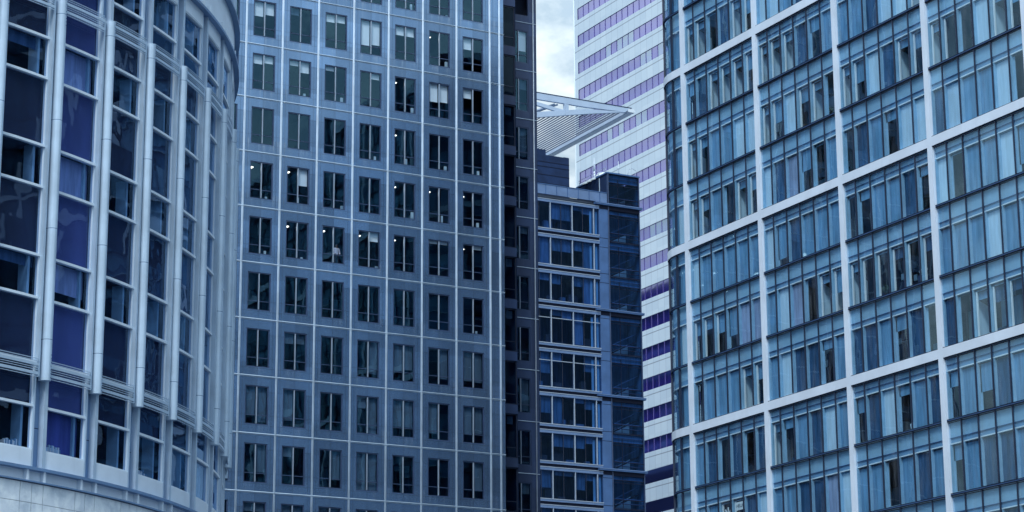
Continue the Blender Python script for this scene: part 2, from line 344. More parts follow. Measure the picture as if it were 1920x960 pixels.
# ------------------------------------------------------------------ panel tower (grid of square windows)
Z0 = 57.56
LINES = [Z0 + FLR*n for n in range(-14, 8)]          # level of each white horizontal rib
def panel_tower():
    T = thing('office_tower', 'tall blue grey panelled office tower with thin white ribs and paired windows', 'office tower', (57.30, 144.96, 0))
    IL, IR = -5, 7
    xl, xr = IL*BAY-0.25, 20.15
    # front wall with one opening per bay and storey
    xs = [xl]
    for i in range(IL, IR): xs += [i*BAY+0.52, i*BAY+2.20]
    xs.append(xr)
    zs = [0.0]
    for L in LINES[:-1]: zs += [L+0.60, L+3.24]
    zs.append(LINES[-1]+0.3)
    hole = lambda i, k: i % 2 == 1 and k % 2 == 1
    w = MB(); grid_wall(w, xs, zs, lambda i, k: not hole(i, k), 0, 0.16)
    ztop = zs[-1]
    w.quad((xl,0,0),(xl,40,0),(xl,40,ztop),(xl,0,ztop)); w.quad((xr,0,0),(xr,3.04,0),(xr,3.04,ztop),(xr,0,ztop))
    w.quad((xl,40,0),(26.4,40,0),(26.4,40,ztop),(xl,40,ztop)); w.quad((26.4,6.3,0),(26.4,40,0),(26.4,40,ztop),(26.4,6.3,ztop))
    w.build('wall', 'tower_panel', T)
    r = MB(); r.box(xl, 26.4, 0.3, 40, ztop-0.3, ztop-0.02); r.build('roof', 'roof_grey', T)
    # rooms behind: slabs, back wall, cross walls
    it = MB()
    for L in LINES: it.box(xl+0.05, 20.05, 0.35, 7.45, L+0.02, L+0.46); it.box(20.06, 22.75, 3.45, 7.45, L+0.02, L+0.46); it.box(22.76, 26.3, 6.7, 7.45, L+0.02, L+0.46)
    it.quad((xl,7.5,0),(26.3,7.5,0),(26.3,7.5,ztop),(xl,7.5,ztop))
    for i in (-4, -2, 0, 2, 4, 6): it.box(i*BAY-0.05, i*BAY+0.05, 0.35, 7.4, 0, ztop-0.5)
    it.build('interior', 'interior_dark', T)
    # ribs
    for i in list(range(IL, IR+1)) + [7.294]:
        v = MB(); x = i*BAY
        v.tube((x-0.035,-0.045,0),(x-0.035,-0.045,ztop), 0.042, 8); v.tube((x+0.042,-0.035,0),(x+0.042,-0.035,ztop), 0.032, 8)
        v.build('vertical_rib', 'rib_metal', T)
    for L in LINES:
        h = MB(); h.tube((xl,-0.03,L),(xr,-0.03,L), 0.038, 8); h.box(xl, xr, -0.012, 0.004, L-0.085, L-0.04); h.build('horizontal_rib', 'rib_metal', T)
    # the window unit, local x from its centre, z from its bottom
    W, H = 0.84, 2.64
    def frame_mesh():
        f = MB(); f.mi = 0
        f.box(-W, -W+0.075, 0.03, 0.13, 0, H); f.box(W-0.075, W, 0.03, 0.13, 0, H); f.box(-W+0.075, W-0.075, 0.03, 0.13, 0, 0.075); f.box(-W+0.075, W-0.075, 0.03, 0.13, H-0.075, H)
        f.mi = 0; f.box(-W+0.076, -0.034, 0.045, 0.12, 0.63, 0.68); f.box(0.034, W-0.076, 0.045, 0.12, 0.63, 0.68)
        f.mi = 1; f.box(-0.03, 0.03, 0.0, 0.125, 0.076, H-0.076)
        return f
    frame_me = pane_me = None
    protos = {}
    def window(x, L, y=0, spec=''):
        """spec: two letters for the left and right light: - none, w white blind, g the same blind dimmed as in weak light, with a drop in tenths; L lamp; d desk"""
        nonlocal frame_me, pane_me
        if frame_me is None:
            o = frame_mesh().build('window', ['navy_frame', 'grey_frame'], T); frame_me = o.data
            p = MB()
            for a, b in ((-W+0.07, -0.03), (0.03, W-0.07)):
                p.quad((a,0.08,0.07),(b,0.08,0.07),(b,0.08,0.655),(a,0.08,0.655)); p.quad((a,0.085,0.655),(b,0.085,0.655),(b,0.085,H-0.07),(a,0.085,H-0.07))
            q = p.build('pane', 'glass_tower', o); pane_me = q.data
        else:
            o = bpy.data.objects.new('window', frame_me); COL.objects.link(o); o.parent = T
            q = bpy.data.objects.new('pane', pane_me); COL.objects.link(q); q.parent = o
        o.location = (x, y, L+0.60)
        for tok in spec.split():
            if tok[0] in 'lr':
                a, b = (-W+0.08, -0.035) if tok[0] == 'l' else (0.035, W-0.08)
                key = tok
                if key not in protos:
                    d = float(tok[2:])/100*H
                    m = MB(); m.quad((a,0.24,H-d),(b,0.24,H-d),(b,0.24,H+0.05),(a,0.24,H+0.05)); m.box(a, b, 0.225, 0.255, H-d-0.03, H-d)
                    protos[key] = m.build('blind', 'blind_white' if tok[1] == 'w' else 'blind_shaded', o)
                else: dup(protos[key], o)
            elif tok[0] == 'L':
                px_, py_, pz_ = {'1': (-0.50, 1.2, 2.50), '2': (-0.35, 1.5, 2.55), '3': (0.1, 2.0, 2.60)}[tok[1]]
                if tok not in protos:
                    m = MB(); m.prism([(px_-0.22,py_-0.30,pz_),(px_+0.30,py_-0.18,pz_),(px_+0.22,py_+0.30,pz_),(px_-0.30,py_+0.18,pz_)], (0,0,0.05))
                    protos[tok] = m.build('ceiling_light', 'lamp_warm', o)
                else: dup(protos[tok], o)
            elif tok[0] == 'S':      # white column edge seen low at the right of the room
                if 'S' not in protos:
                    m = MB(); m.box(0.52, 0.66, 0.3, 0.42, 0.05, 0.60); protos['S'] = m.build('sill_box', 'blind_light', o)
                else:
                    c_ = dup(protos['S'], o); rq = random.Random(x*3.1+L); c_.scale = (rq.uniform(0.6, 1.5), 1, rq.uniform(0.4, 1.25)); c_.location = (rq.uniform(-0.12, 0.02), rq.uniform(0, 0.3), 0)
        return o
    SPEC = {  # storey (0 = topmost full row at the left) : seven bays
        -1: ['', '', '', '', 'S', 'S', ''],
        0: ['lw40 rw33', 'lg20', 'lw22 rw20', 'lw72 rw66', 'lw25 rw25', 'L1 S', 'lw33'],
        1: ['lw25 rw20', 'lw14 rw30 S', 'lw12 S', 'rw16', 'L1 S', 'lw52 rw50', 'lw27'],
        2: ['', '', '', 'S', 'L2 S', 'S', 'S'],
        3: ['L1 S', 'L1 rw46 S', 'S', '', 'L1 S', 'L1 S', 'L1 S'],
        4: ['S', 'L1 S', 'L1', 'L1 rw24 S', 'L1', 'rw08 lw08', 'L1 rw10'],
        5: ['', '', '', '', '', '', 'S'],
        6: ['', 'lg28 rg26', '', 'rg85', 'lg70 rg65', 'rg80', 'lg78 rg80'],
        7: ['lg75 rg90', 'lg80', '', 'rg95 lg30', 'lg70 rg70', 'lg80', 'lg75 rg70'],
        8: ['rg70', 'lg25', 'rg75', 'lg95 rg95', '', '', 'rg75'],
        9: ['lg22 rg22', 'lg25 rg25', 'lg15 rg15', 'lg20', '', 'lg20', 'rg30'],
    }
    for k, row in SPEC.items():
        for i, s in enumerate(row): window((i+0.5)*BAY, Z0-FLR*k, 0, s)
    # windows outside the picture, one part
    ex = MB()
    for n, L in enumerate(LINES[:-1]):
        kk = round((Z0-L)/FLR)
        for i in range(IL, IR):
            if 0 <= i and -1 <= kk <= 9: continue
            c = (i+0.5)*BAY; z = L+0.60
            ex.mi = 0; ex.box(c-W, c-W+0.075, 0.03, 0.13, z, z+H); ex.box(c+W-0.075, c+W, 0.03, 0.13, z, z+H); ex.box(c-0.03, c+0.03, 0.0, 0.125, z, z+H)
            ex.mi = 1; ex.quad((c-W,0.085,z),(c+W,0.085,z),(c+W,0.085,z+H),(c-W,0.085,z+H))
    o = ex.build('window', ['navy_frame', 'glass_tower'], T); tag(o, kind='stuff')
    # stepped corner: glazed return one step back, panelled return two steps back
    s1 = MB(); y = 3.04
    for L in LINES: s1.box(xr, 22.80, y, y+0.25, L-0.25, L+0.42)
    s1.quad((22.80,y,0),(22.80,6.34,0),(22.80,6.34,ztop),(22.80,y,ztop))
    s1.build('return_wall', 'tower_panel_shade', T)
    pr = None
    for k in range(-2, 11):
        L = Z0-FLR*k
        if pr is None:
            f = MB(); f.mi = 0
            f.box(-2.65, -0.0, 0.10, 0.2, 0, 0.09); f.box(-2.65, 0, 0.10, 0.2, 3.14, 3.23); f.box(-0.09, 0, 0.1, 0.2, 0.09, 3.14); f.box(-1.02, -0.95, 0.1, 0.2, 0.09, 3.14); f.box(-0.949, -0.091, 0.11, 0.19, 0.75, 0.81)
            pr = f.build('return_window', 'dark_frame', T); q = MB(); q.quad((-2.65,0.15,0),(0,0.15,0),(0,0.15,3.23),(-2.65,0.15,3.23)); q.build('pane', 'glass_recess', pr); o = pr
        else: o = dup(pr, T)
        o.location = (22.80, y, L+0.42)
        if k in (1, 4, 5, 7):
            b = MB(); b.quad((-0.75,0.3,2.5),(-0.25,0.3,2.5),(-0.25,0.3,3.1),(-0.75,0.3,3.1)); b.build('blind', 'blind_shaded', o)
    y = 6.34; a, b_ = 24.0, 25.70
    s2 = MB(); zz = [0.0]
    for L in LINES[:-1]: zz += [L+0.60, L+3.24]
    zz.append(ztop)
    grid_wall(s2, [22.80, a, b_, 26.40], zz, lambda i, k: not (i == 1 and k % 2 == 1), y, 0.16); s2.build('corner_wall', 'tower_panel_shade', T)
    for L in LINES:
        h = MB(); h.tube((22.8,y-0.02,L),(26.40,y-0.02,L), 0.03, 6); h.build('horizontal_rib', 'rib_metal', T)
    v = MB(); v.tube((26.13,y-0.03,0),(26.13,y-0.03,ztop), 0.05, 8); v.build('vertical_rib', 'grey_frame', T)
    for k, s in zip(range(-1, 10), ['rw60', 'rg30', 'rg85', 'rg15', 'rg20', '', '', 'rg90', '', 'rg30', '']): window((a+b_)/2, Z0-FLR*k, y, s)
    return T
panel_tower()

# ------------------------------------------------------------------ round building at the left
CX, CY, K0, DK = 10.521, 100.986, -1.16695, 0.0997331
def cyl(k, r, z): a = K0 + DK*k; return (r*math.cos(a), r*math.sin(a), z)
def arc_strip(mb, k0, k1, r, z0, z1, n=4, r2=None):
    r2 = r if r2 is None else r2
    for i in range(n):
        a, b = k0+(k1-k0)*i/n, k0+(k1-k0)*(i+1)/n
        mb.quad(cyl(a,r,z0), cyl(b,r,z0), cyl(b,r2,z1), cyl(a,r2,z1), smooth=n > 3)
def arc_bar(mb, k0, k1, r0, r1, z0, z1, n=3):
    for i in range(n):
        a, b = k0+(k1-k0)*i/n, k0+(k1-k0)*(i+1)/n
        mb.quad(cyl(a,r1,z0), cyl(b,r1,z0), cyl(b,r1,z1), cyl(a,r1,z1)); mb.quad(cyl(a,r0,z1), cyl(b,r0,z1), cyl(b,r1,z1), cyl(a,r1,z1)); mb.quad(cyl(a,r0,z0), cyl(b,r0,z0), cyl(b,r1,z0), cyl(a,r1,z0))
    for k in (k0, k1): mb.quad(cyl(k,r0,z0), cyl(k,r1,z0), cyl(k,r1,z1), cyl(k,r0,z1))
def round_building():
    T = thing('round_building', 'curved office building with pale half round fins, dark blue glazing and a marble base', 'office building', (CX, CY, 0))
    J0, J1 = -2, 10
    RG = 26.75
    def rep(o, js, rot0=0):
        """the same part turned to the other bays"""
        out = [o]
        for j in js[1:]: out.append(dup(o, T, rotz=DK*(j-js[0])))
        return out
    JS = list(range(J0, J1+1))
    # marble base with its joints
    st = MB()
    arc_strip(st, 10.9, 60.2, 26.60, 0, 60, 100)
    bs = MB(); bs.mi = 1; arc_strip(bs, J0-0.5, J1+1, 26.92, 0, 14.60, 60); bs.mi = 0
    for j in JS:
        for r_ in range(0, 8):
            z1 = 14.56-0.67*r_; z0 = z1-0.655
            for a, b in ((j+0.065, j+0.655), (j+0.665, j+0.855), (j+0.865, j+1.055)): arc_bar(bs, a, b, 26.92, 26.97, z0, z1, 2)
    bs.build('stone_base', ['marble', 'slate_wall'], T)
    tp = MB(); arc_strip(tp, -4, 60, 26.6, 60, 60.01, 100, 0.1); st_o = st.build('rear_wall', 'pier_panel', T); tp.build('roof', 'roof_grey', T)
    # bands: fascia and ledges
    for z, (f0, f1) in ((0, (14.60, 15.03)), (1, (35.36, 36.90))):
        b = MB(); arc_strip(b, J0-0.5, J1+1, 26.84, f0, f1, 60); b.build('fascia', 'white_metal', T)
    for z0, z1 in ((15.0, 15.10), (14.585, 14.63), (35.02, 35.14), (36.86, 36.96)):
        b = MB(); arc_bar(b, J0-0.5, J1+1, 26.70, 27.08, z0, z1, 60); b.build('ledge', 'pier_panel', T)
    for q in (-0.235, 0.06):
        for za, zb in ((14.63, 15.0), (35.14, 35.5)):
            br = MB(); br.box(-0.05, 0.05, -0.03, 0.17, za, zb, lambda x, y, z, q=q: cyl(J0+q+x/2.7, 26.85+y, z)); rep(br.build('bracket', 'white_metal', T), JS)
    # piers between the windows (flat recessed panel with a slim edge post at each side)
    for z0, z1 in ((15.10, 35.02), (36.96, 59.9)):
        p = MB(); p.mi = 0; arc_strip(p, J0-0.11, J0+0.085, 26.66, z0, z1, 2); p.mi = 1
        arc_bar(p, J0+0.045, J0+0.105, 26.65, 26.90, z0, z1, 1); arc_bar(p, J0-0.131, J0-0.106, 26.65, 26.86, z0, z1, 1)
        p.mi = 2
        z = z0+1.4
        while z < z1: arc_bar(p, J0-0.104, J0+0.044, 26.66, 26.665, z, z+0.03, 1); z += 1.97
        rep(p.build('pier', ['pier_panel', 'fin_metal', 'slate_wall'], T), JS)
    # fins and edge posts between the two louvre rings; another tier starts above
    def fin(z0, z1):
        f = MB(); kc, rc, rad = J0+0.012, 26.96, 0.178; n = 12
        c0, s0 = math.cos(K0+DK*kc), math.sin(K0+DK*kc)
        P = []
        for i in range(n+1):
            t = -math.pi/2 + math.pi*i/n; rr, tt = rad*math.cos(t)*1.1, rad*math.sin(t)
            P.append((rc+rr, tt))
        P = [(26.80, -rad)] + P + [(26.80, rad)]
        W_ = lambda r, t, z: (r*c0 - t*s0, r*s0 + t*c0, z)
        cuts = [z0]; z = z0+1.42
        while z < z1-0.2: cuts += [z, z+0.02]; z += 3.94
        cuts.append(z1)
        for ci in range(len(cuts)-1):
            groove = ci % 2 == 1; f.mi = 1 if groove else 0; g_ = 0.994 if groove else 1
            for a, b in zip(P[:-1], P[1:]): f.quad(W_(a[0], a[1]*g_, cuts[ci]), W_(b[0], b[1]*g_, cuts[ci]), W_(b[0], b[1]*g_, cuts[ci+1]), W_(a[0], a[1]*g_, cuts[ci+1]), True)
        f.mi = 0
        for z in (z0, z1):
            i = len(f.v); f.v += [W_(r, t, z) for r, t in P]; f.f.append(tuple(range(i, i+len(P)))); f.m.append(0); f.sm.append(False)
        f.mi = 1     # rows of small fixing dots near each end
        for zb in (z0+0.1, z1-1.0):
            for q in range(7):
                t = 0.35; r_, tt = rc+rad*math.cos(t)*1.1, rad*math.sin(t); zz = zb+0.13*q
                f.box(-0.012, 0.012, -0.012, 0.012, zz, zz+0.03, lambda x, y, z, r_=r_, tt=tt: W_(r_+x, tt+y, z))
        return f.build('fin', ['fin_metal', 'steel_blue'], T)
    def post(z0, z1):
        f = MB(); arc_bar(f, J0-0.134, J0-0.098, 26.862, 26.98, z0, z1, 1); return f.build('edge_post', 'fin_metal', T, bevel=0.02)
    for z0, z1 in ((18.13, 31.96),): rep(fin(z0, z1), JS); rep(post(z0+0.1, z1+0.05), JS)
    # louvres spanning each bay at both ends of the fins
    for zb in (18.20, 31.43):
        l = MB(); z = zb
        for h, gap in ((0.02, 0.055), (0.10, 0.06), (0.02, 0.055), (0.02, 0.055), (0.10, 0.06), (0.02, 0.055), (0.02, 0.0)):
            d = 0.06 if h > 0.05 else 0.04
            arc_bar(l, J0+0.09, J0+0.866, 27.02-d, 27.02, z, z+h, 3); z += h+gap
        rep(l.build('sun_louvre', 'fin_metal', T), JS)
    # sill panels under the lowest row and over the highest
    for z0, z1 in ((15.10, 15.72), (34.42, 35.02)):
        p = MB(); arc_bar(p, J0+0.105, J0+0.865, 26.74, 26.86, z0, z1, 3); rep(p.build('sill_panel', 'white_metal', T), JS)
    # windows: (bottom, top, [transoms], kinds of the lights from the bottom: v clear, s solid backing)
    WIN = [(15.72, 18.75, [17.24], 'vs'), (18.75, 22.50, [21.00], 'sv'), (22.50, 26.44, [24.95], 'sv'), (26.44, 30.42, [28.92], 'sv'), (30.42, 32.86, [], 's'), (32.86, 34.42, [], 'v'), (36.96, 39.6, [], 'v'), (39.6, 43.5, [41.9], 'sv')]
    for wi, (z0, z1, trs, kinds) in enumerate(WIN):
        f = MB(); hw = 0.045
        arc_bar(f, J0+0.10, J0+0.868, 26.66, 26.84, z0-hw, z0+hw, 3)
        for tz in trs: arc_bar(f, J0+0.10, J0+0.868, 26.66, 26.84, tz-hw, tz+hw, 3)
        if wi == len(WIN)-1 or wi == 5: arc_bar(f, J0+0.10, J0+0.868, 26.66, 26.84, z1-hw, z1, 3)
        arc_bar(f, J0+0.10, J0+0.112, 26.66, 26.80, z0+hw, z1-hw, 1); arc_bar(f, J0+0.858, J0+0.868, 26.66, 26.80, z0+hw, z1-hw, 1)
        base = f.build('window', 'white_metal', T)
        edges = [z0]+trs+[z1]
        gp = MB()
        for a, b in zip(edges[:-1], edges[1:]): gp.quad(cyl(J0+0.105,RG,a+hw), cyl(J0+0.862,RG,a+hw), cyl(J0+0.862,RG,b-hw), cyl(J0+0.105,RG,b-hw))
        gp.build('pane', 'glass_drum', base)
        ws = rep(base, JS)
        for j, o in zip(JS, ws):
            for a, b, kd in zip(edges[:-1], edges[1:], kinds):
                m = MB(); r_ = 26.60
                if kd == 's':
                    arc_strip(m, J0+0.09, J0+0.88, r_, a, b, 1); m.build('backing_panel', 'spandrel_reflection' if j == 1 else 'spandrel_navy', o)
                elif j == 1:
                    arc_strip(m, J0+0.09, J0+0.88, r_-0.15, a+(0.5 if wi == 1 else 0), b, 1); m.build('blind', ['reflection_violet', 'reflection_slate'][wi % 2] if wi != 2 else 'reflection_slate', o)  # sheet coloured like the sky mirrored in this bay's glass
                elif random.Random(j*31+wi).random() < 0.28:
                    d = random.Random(j*7+wi).uniform(0.2, 0.6)*(b-a)
                    arc_strip(m, J0+0.09, J0+0.88, r_-0.15, b-d, b, 1); m.build('blind', 'room_blue', o)
    # a vertical return inside every bay (room partition) gives the blue strip at the right of the panes
    pt = MB(); arc_bar(pt, J0+0.76, J0+0.80, 26.1, 26.55, 15.1, 35.0, 1); rep(pt.build('partition', 'jamb_blue', T), JS)
    it = MB(); arc_strip(it, J0-0.5, J1+1, 22.5, 0, 60, 40)
    for z in (15.0, 18.9, 22.9, 26.85, 30.8, 34.8, 38.7, 42.6): arc_bar(it, J0-0.5, J1+1, 22.5, 26.55, z-0.35, z, 40)
    it.build('interior', 'interior_dark', T)
    up = MB(); arc_strip(up, J0-0.5, J1+1, 26.70, 43.5, 60, 60); up.build('upper_wall', 'pier_panel', T)
    return T
round_building()

# ------------------------------------------------------------------ white framed glass block at the right
RX, RY, RP = 80.23, 125.10, 8.395
def glass_block():
    T = thing('glass_building', 'glass office block with white gridded frame and rounded corner beside the striped tower', 'office building', (RX, RY, 0))
    NB, VC, RC = 12, 1.30, 3.2           # bays, corner circle centre (local y), corner radius
    LEVEL = [41.25-4*k for k in range(-6, 11)]
    ztop = LEVEL[0]
    # corner path from the first post round to the back: points (x, y, outward normal)
    def path(s):
        """s metres from y=0 going away along the facade, round the corner, then along +x"""
        if s <= VC: return (0, s), (-1, 0)
        q = (s-VC)/RC
        if q < math.pi/2: return (RC-RC*math.cos(q), VC+RC*math.sin(q)), (-math.cos(q), math.sin(q))
        return (RC+(s-VC-RC*math.pi/2), VC+RC), (0, 1)
    def strip(mb, s0, s1, off0, off1, z0, z1, n):
        for i in range(n):
            a, b = path(s0+(s1-s0)*i/n), path(s0+(s1-s0)*(i+1)/n)
            P = lambda p, o, z: (p[0][0]+p[1][0]*o, p[0][1]+p[1][1]*o, z)
            mb.quad(P(a,off1,z0), P(b,off1,z0), P(b,off1,z1), P(a,off1,z1))
            if off0 != off1: mb.quad(P(a,off0,z1), P(b,off0,z1), P(b,off1,z1), P(a,off1,z1)); mb.quad(P(a,off0,z0), P(b,off0,z0), P(b,off1,z0), P(a,off1,z0))
    SE = VC+RC*math.pi/2+30
    # frame: posts and belts
    for j in range(NB+1):
        p = MB(); y = -RP*j; p.box(-0.10, 0.30, y-0.27, y+0.13, 0, ztop); p.build('post', 'frame_white', T)
    for q in (VC+RC*math.pi/2+6.0, VC+RC*math.pi/2+14.4, VC+RC*math.pi/2+22.8):
        p = MB(); x = path(q)[0][0]; p.box(x-0.3, x+0.3, VC+RC-0.3, VC+RC+0.16, 0, ztop); p.build('post', 'frame_white', T)
    for k, L in enumerate(LEVEL):
        if k % 3 == 0:
            b = MB(); b.box(-0.097, 0.30, -RP*NB-0.3, 0, L-0.53, L); strip(b, 0, SE, -0.3, 0.097, L-0.53, L, 60); b.build('belt', 'frame_white', T)
            for dz in (-0.57, 0.0):
                e = MB(); e.box(-0.07, 0.0, -RP*NB, 0, L+dz, L+dz+0.04); strip(e, 0, SE, 0, 0.07, L+dz, L+dz+0.04, 50); e.build('belt_edge', 'black_line', T)
        else:
            b = MB(); b.box(-0.06, 0.06, -RP*NB, 0, L-0.075, L-0.03); b.box(-0.06, 0.06, -RP*NB, 0, L+0.03, L+0.06)
            strip(b, 0, SE, -0.05, 0.06, L-0.075, L-0.03, 60); strip(b, 0, SE, -0.05, 0.06, L+0.03, L+0.06, 60)
            b.mi = 1; b.box(-0.045, 0.06, -RP*NB, 0, L-0.028, L+0.028); strip(b, 0, SE, -0.05, 0.045, L-0.028, L+0.028, 60); b.build('floor_line', ['black_line', 'steel_blue'], T)
    # rooms
    it = MB()
    for L in LEVEL: it.box(0.75, 9, -RP*NB, -0.1, L-0.5, L-0.05)
    for L in LEVEL: it.box(2.6, 9, 0, VC+RC-1.0, L-0.5, L-0.05)
    it.quad((6.0,-RP*NB,0),(6.0,VC+RC-1,0),(6.0,VC+RC-1,ztop),(6.0,-RP*NB,ztop))
    for j in range(0, NB+1): it.box(0.75, 5.9, -RP*j-0.05, -RP*j+0.05, 0, ztop)
    rq = random.Random(77)
    for L in LEVEL[1:]:
        y = -1.0
        while y > -RP*6:
            it.mi = rq.choice((0, 1, 1, 2, 3)); d = rq.uniform(1.2, 3.6); w_ = rq.uniform(0.6, 1.6); h = rq.choice((0.75, 1.1, 1.5, 2.2))
            it.box(d, d+0.5, y-w_, y, L+0.0, L+h)
            if rq.random() < 0.5: it.mi = rq.choice((1, 3)); it.box(d+0.05, d+0.1, y-w_*0.7, y-w_*0.3, L+h+0.1, L+h+0.45)
            if rq.random() < 0.25: it.mi = 3; it.box(4.2, 4.8, y-0.5, y, L, L+3.4)
            y -= w_+rq.uniform(0.1, 0.9)
    it.build('interior', ['interior_mid', 'interior_dark', 'blind_mid', 'head_panel'], T)
    bk = MB(); bk.quad((0.9,-RP*NB,0),(30,-RP*NB,0),(30,-RP*NB,ztop),(0.9,-RP*NB,ztop)); bk.quad((32,-RP*NB,0),(32,VC+RC,0),(32,VC+RC,ztop),(32,-RP*NB,ztop)); bk.box(0.2, 32, -RP*NB, VC+RC-0.3, ztop-0.4, ztop-0.05); bk.build('rear_wall', 'slate_wall', T)
    # window per bay and storey: outer glass with dark mullions, inner row of panels behind
    MODS = RP/6
    PATT = {
        (0,-5):'MLHDMM',(0,-4):'OODDOH',(0,-3):'DDOOOH',(0,-2):'OHMMLL',(0,-1):'OHMDOH',(0,0):'LMMMMM',(0,1):'HHHMMM',(0,2):'DMMMOH',(0,3):'MDDDDD',(0,4):'LMSSDL',(0,5):'MMDMDM',
        (1,-5):'MLMMDL',(1,-4):'LLMDML',(1,-3):'OOODDM',(1,-2):'OHLHOD',(1,-1):'LDMMDM',(1,0):'LMDMMM',(1,1):'MLMDOH',(1,2):'MLDDDM',(1,3):'ODMDLM',(1,4):'MMDDML',(1,5):'DMMDLD',
        (2,-4):'MMLDLM',(2,-3):'MMDLLO',(2,-2):'OHLDOH',(2,-1):'DDMDLL',(2,0):'DDMMDD',(2,1):'OUUVUV',(2,2):'DDMDDD',(2,3):'DDLDMD',(2,4):'MMDMDM',(2,5):'DDMDDM',
        (3,-3):'MLDMLM',(3,-2):'OUDLOH',(3,-1):'DLMMLD',(3,0):'LDMMLM',(3,1):'MMMLMM',(3,2):'DDOVVV',(3,3):'DMMDMD',(3,4):'DMDDMD',(3,5):'DMMDMD',
    }
    base = None; inner_meshes = {}
    for j in range(NB):
        for k in range(-5, 7):
            L = 41.25-4*k
            big = (k % 3 == 0)                      # storey right below a white belt
            top = -0.60 if big else -0.10
            vis = j <= 4 and -5 <= k <= 5
            if not vis: continue
            key = 'big' if big else 'small'
            if key not in inner_meshes:
                f = MB()
                for m_ in range(1, 6): f.box(-0.035, 0.045, -MODS*m_-0.03, -MODS*m_+0.03, -3.91, top)
                f.box(0.02, 0.10, -RP+0.30, -0.30, top-0.05, top); 
                o = f.build('window', 'dark_frame', T)
                g_ = MB()
                for m_ in range(6):
                    a, b = -MODS*m_-(0.3 if m_ == 0 else 0.035), -MODS*(m_+1)+(0.3 if m_ == 5 else 0.035)
                    g_.quad((0.04,a,-3.9),(0.04,b,-3.9),(0.04,b,top),(0.04,a,top))
                g_.build('pane', 'glass_right', o)
                hd = MB()
                hd.mi = 0; hd.quad((0.16,0.1,-0.92),(0.16,-RP-0.1,-0.92),(0.16,-RP-0.1,top+0.1),(0.16,0.1,top+0.1))
                hd.mi = 2; hd.quad((0.17,0.1,-1.28),(0.17,-RP-0.1,-1.28),(0.17,-RP-0.1,-0.92),(0.17,0.1,-0.92)); hd.mi = 4; hd.box(0.12, 0.165, -RP-0.05, 0.05, -0.965, -0.93)
                for m_ in range(6):
                    a, b = -MODS*m_-(0.3 if m_ == 0 else 0.035), -MODS*(m_+1)+(0.3 if m_ == 5 else 0.035)
                    hd.mi = 1; hd.box(0.10, 0.165, a, b, -1.30, -1.235)
                    hd.mi = 3; hd.box(0.06, 0.27, a-0.03, a, -3.9, -1.30)
                hd.build('blind_head', ['head_panel', 'white_inner', 'head_panel_low', 'jamb_blue', 'steel_blue'], o)
                inner_meshes[key] = o
            else: o = dup(inner_meshes[key], T)
            o.location = (0, -RP*j, L)
            rr = random.Random(j*91+k*7)
            pat = PATT.get((j, k)) or ''.join(rr.choice('MMDDLMDH') for _ in range(6))
            mats = ['blind_light', 'blind_mid', 'blind_room_dark', 'white_inner', 'dark_frame', 'jamb_blue', 'interior_dark', 'blind_room_dark', 'blind_grey_blue']
            q = MB()
            for m_, c in enumerate(pat):
                a, b = -MODS*m_-(0.32 if m_ == 0 else 0.06), -MODS*(m_+1)+(0.3 if m_ == 5 else 0.035)
                X = 0.26
                def sheet(mi, z0, z1, x=X, a_=a, b_=b): q.mi = mi; q.quad((x,a_,z0),(x,b_,z0),(x,b_,z1),(x,a_,z1))
                z0, z1 = -3.9, -1.28
                if c in 'LMD':
                    q.mi = {'L': 0, 'M': 1, 'D': 2}[c]
                    if c == 'D' and rr.random() < 0.5:      # clear inner light: pale edge frame, the room behind
                        sheet(1, z1-rr.choice((0.1, 0.15, 0.6, 0.9)), z1); q.mi = 5; q.box(X, X+0.05, a, a-0.10, z0, z1); q.box(X, X+0.05, a-0.1, b, z0, z0+0.06)
                    elif c == 'M' and rr.random() < 0.10: sheet(1, z0+rr.uniform(0.3, 1.3), z1); q.mi = 5; q.box(X, X+0.05, a, a-0.10, z0, z1)
                    else: sheet(8 if (c == 'M' and rr.random() < 0.12) else q.mi, z0, z1)  # a full dark sheet here is a dark room painted flat
                    q.mi = 4 if c != 'L' else 1; q.box(X-0.03, X-0.005, a, b, z1-0.10, z1-0.05)
                else:
                    # opened light: white frame stands proud, the room shows behind
                    q.mi = 3; q.box(0.19, 0.28, a-0.19, a-0.11, z0, z1-0.16)
                    q.mi = 4; q.box(0.20, 0.27, a-0.04, b, z1-0.16, z1)
                    q.mi = 1; q.box(0.19, 0.199, a-0.04, b, z1-0.17, z1-0.14)
                    if c == 'O': 
                        q.mi = 0; q.prism([(0.4, a+0.12, z0), (1.5, a+0.12, z0), (1.5, a+0.12, z1-0.9), (0.4, a+0.12, z1-0.45)], (0, 0.03, 0)); sheet(1, z1-0.6, z1-0.16, 0.36); sheet(2, z0, z0+0.5, 1.2, a-0.4, b)
                    elif c == 'H': sheet(1, z1-0.16-rr.uniform(0.5, 1.5), z1-0.16, 0.34)
                    elif c == 'V': sheet(2, z1-0.16-rr.uniform(0.3, 0.9), z1-0.16, 0.34)
                    elif c == 'S': sheet(6, z0, z1-0.2, 0.6)
            q.build('inner_panel', mats, o)
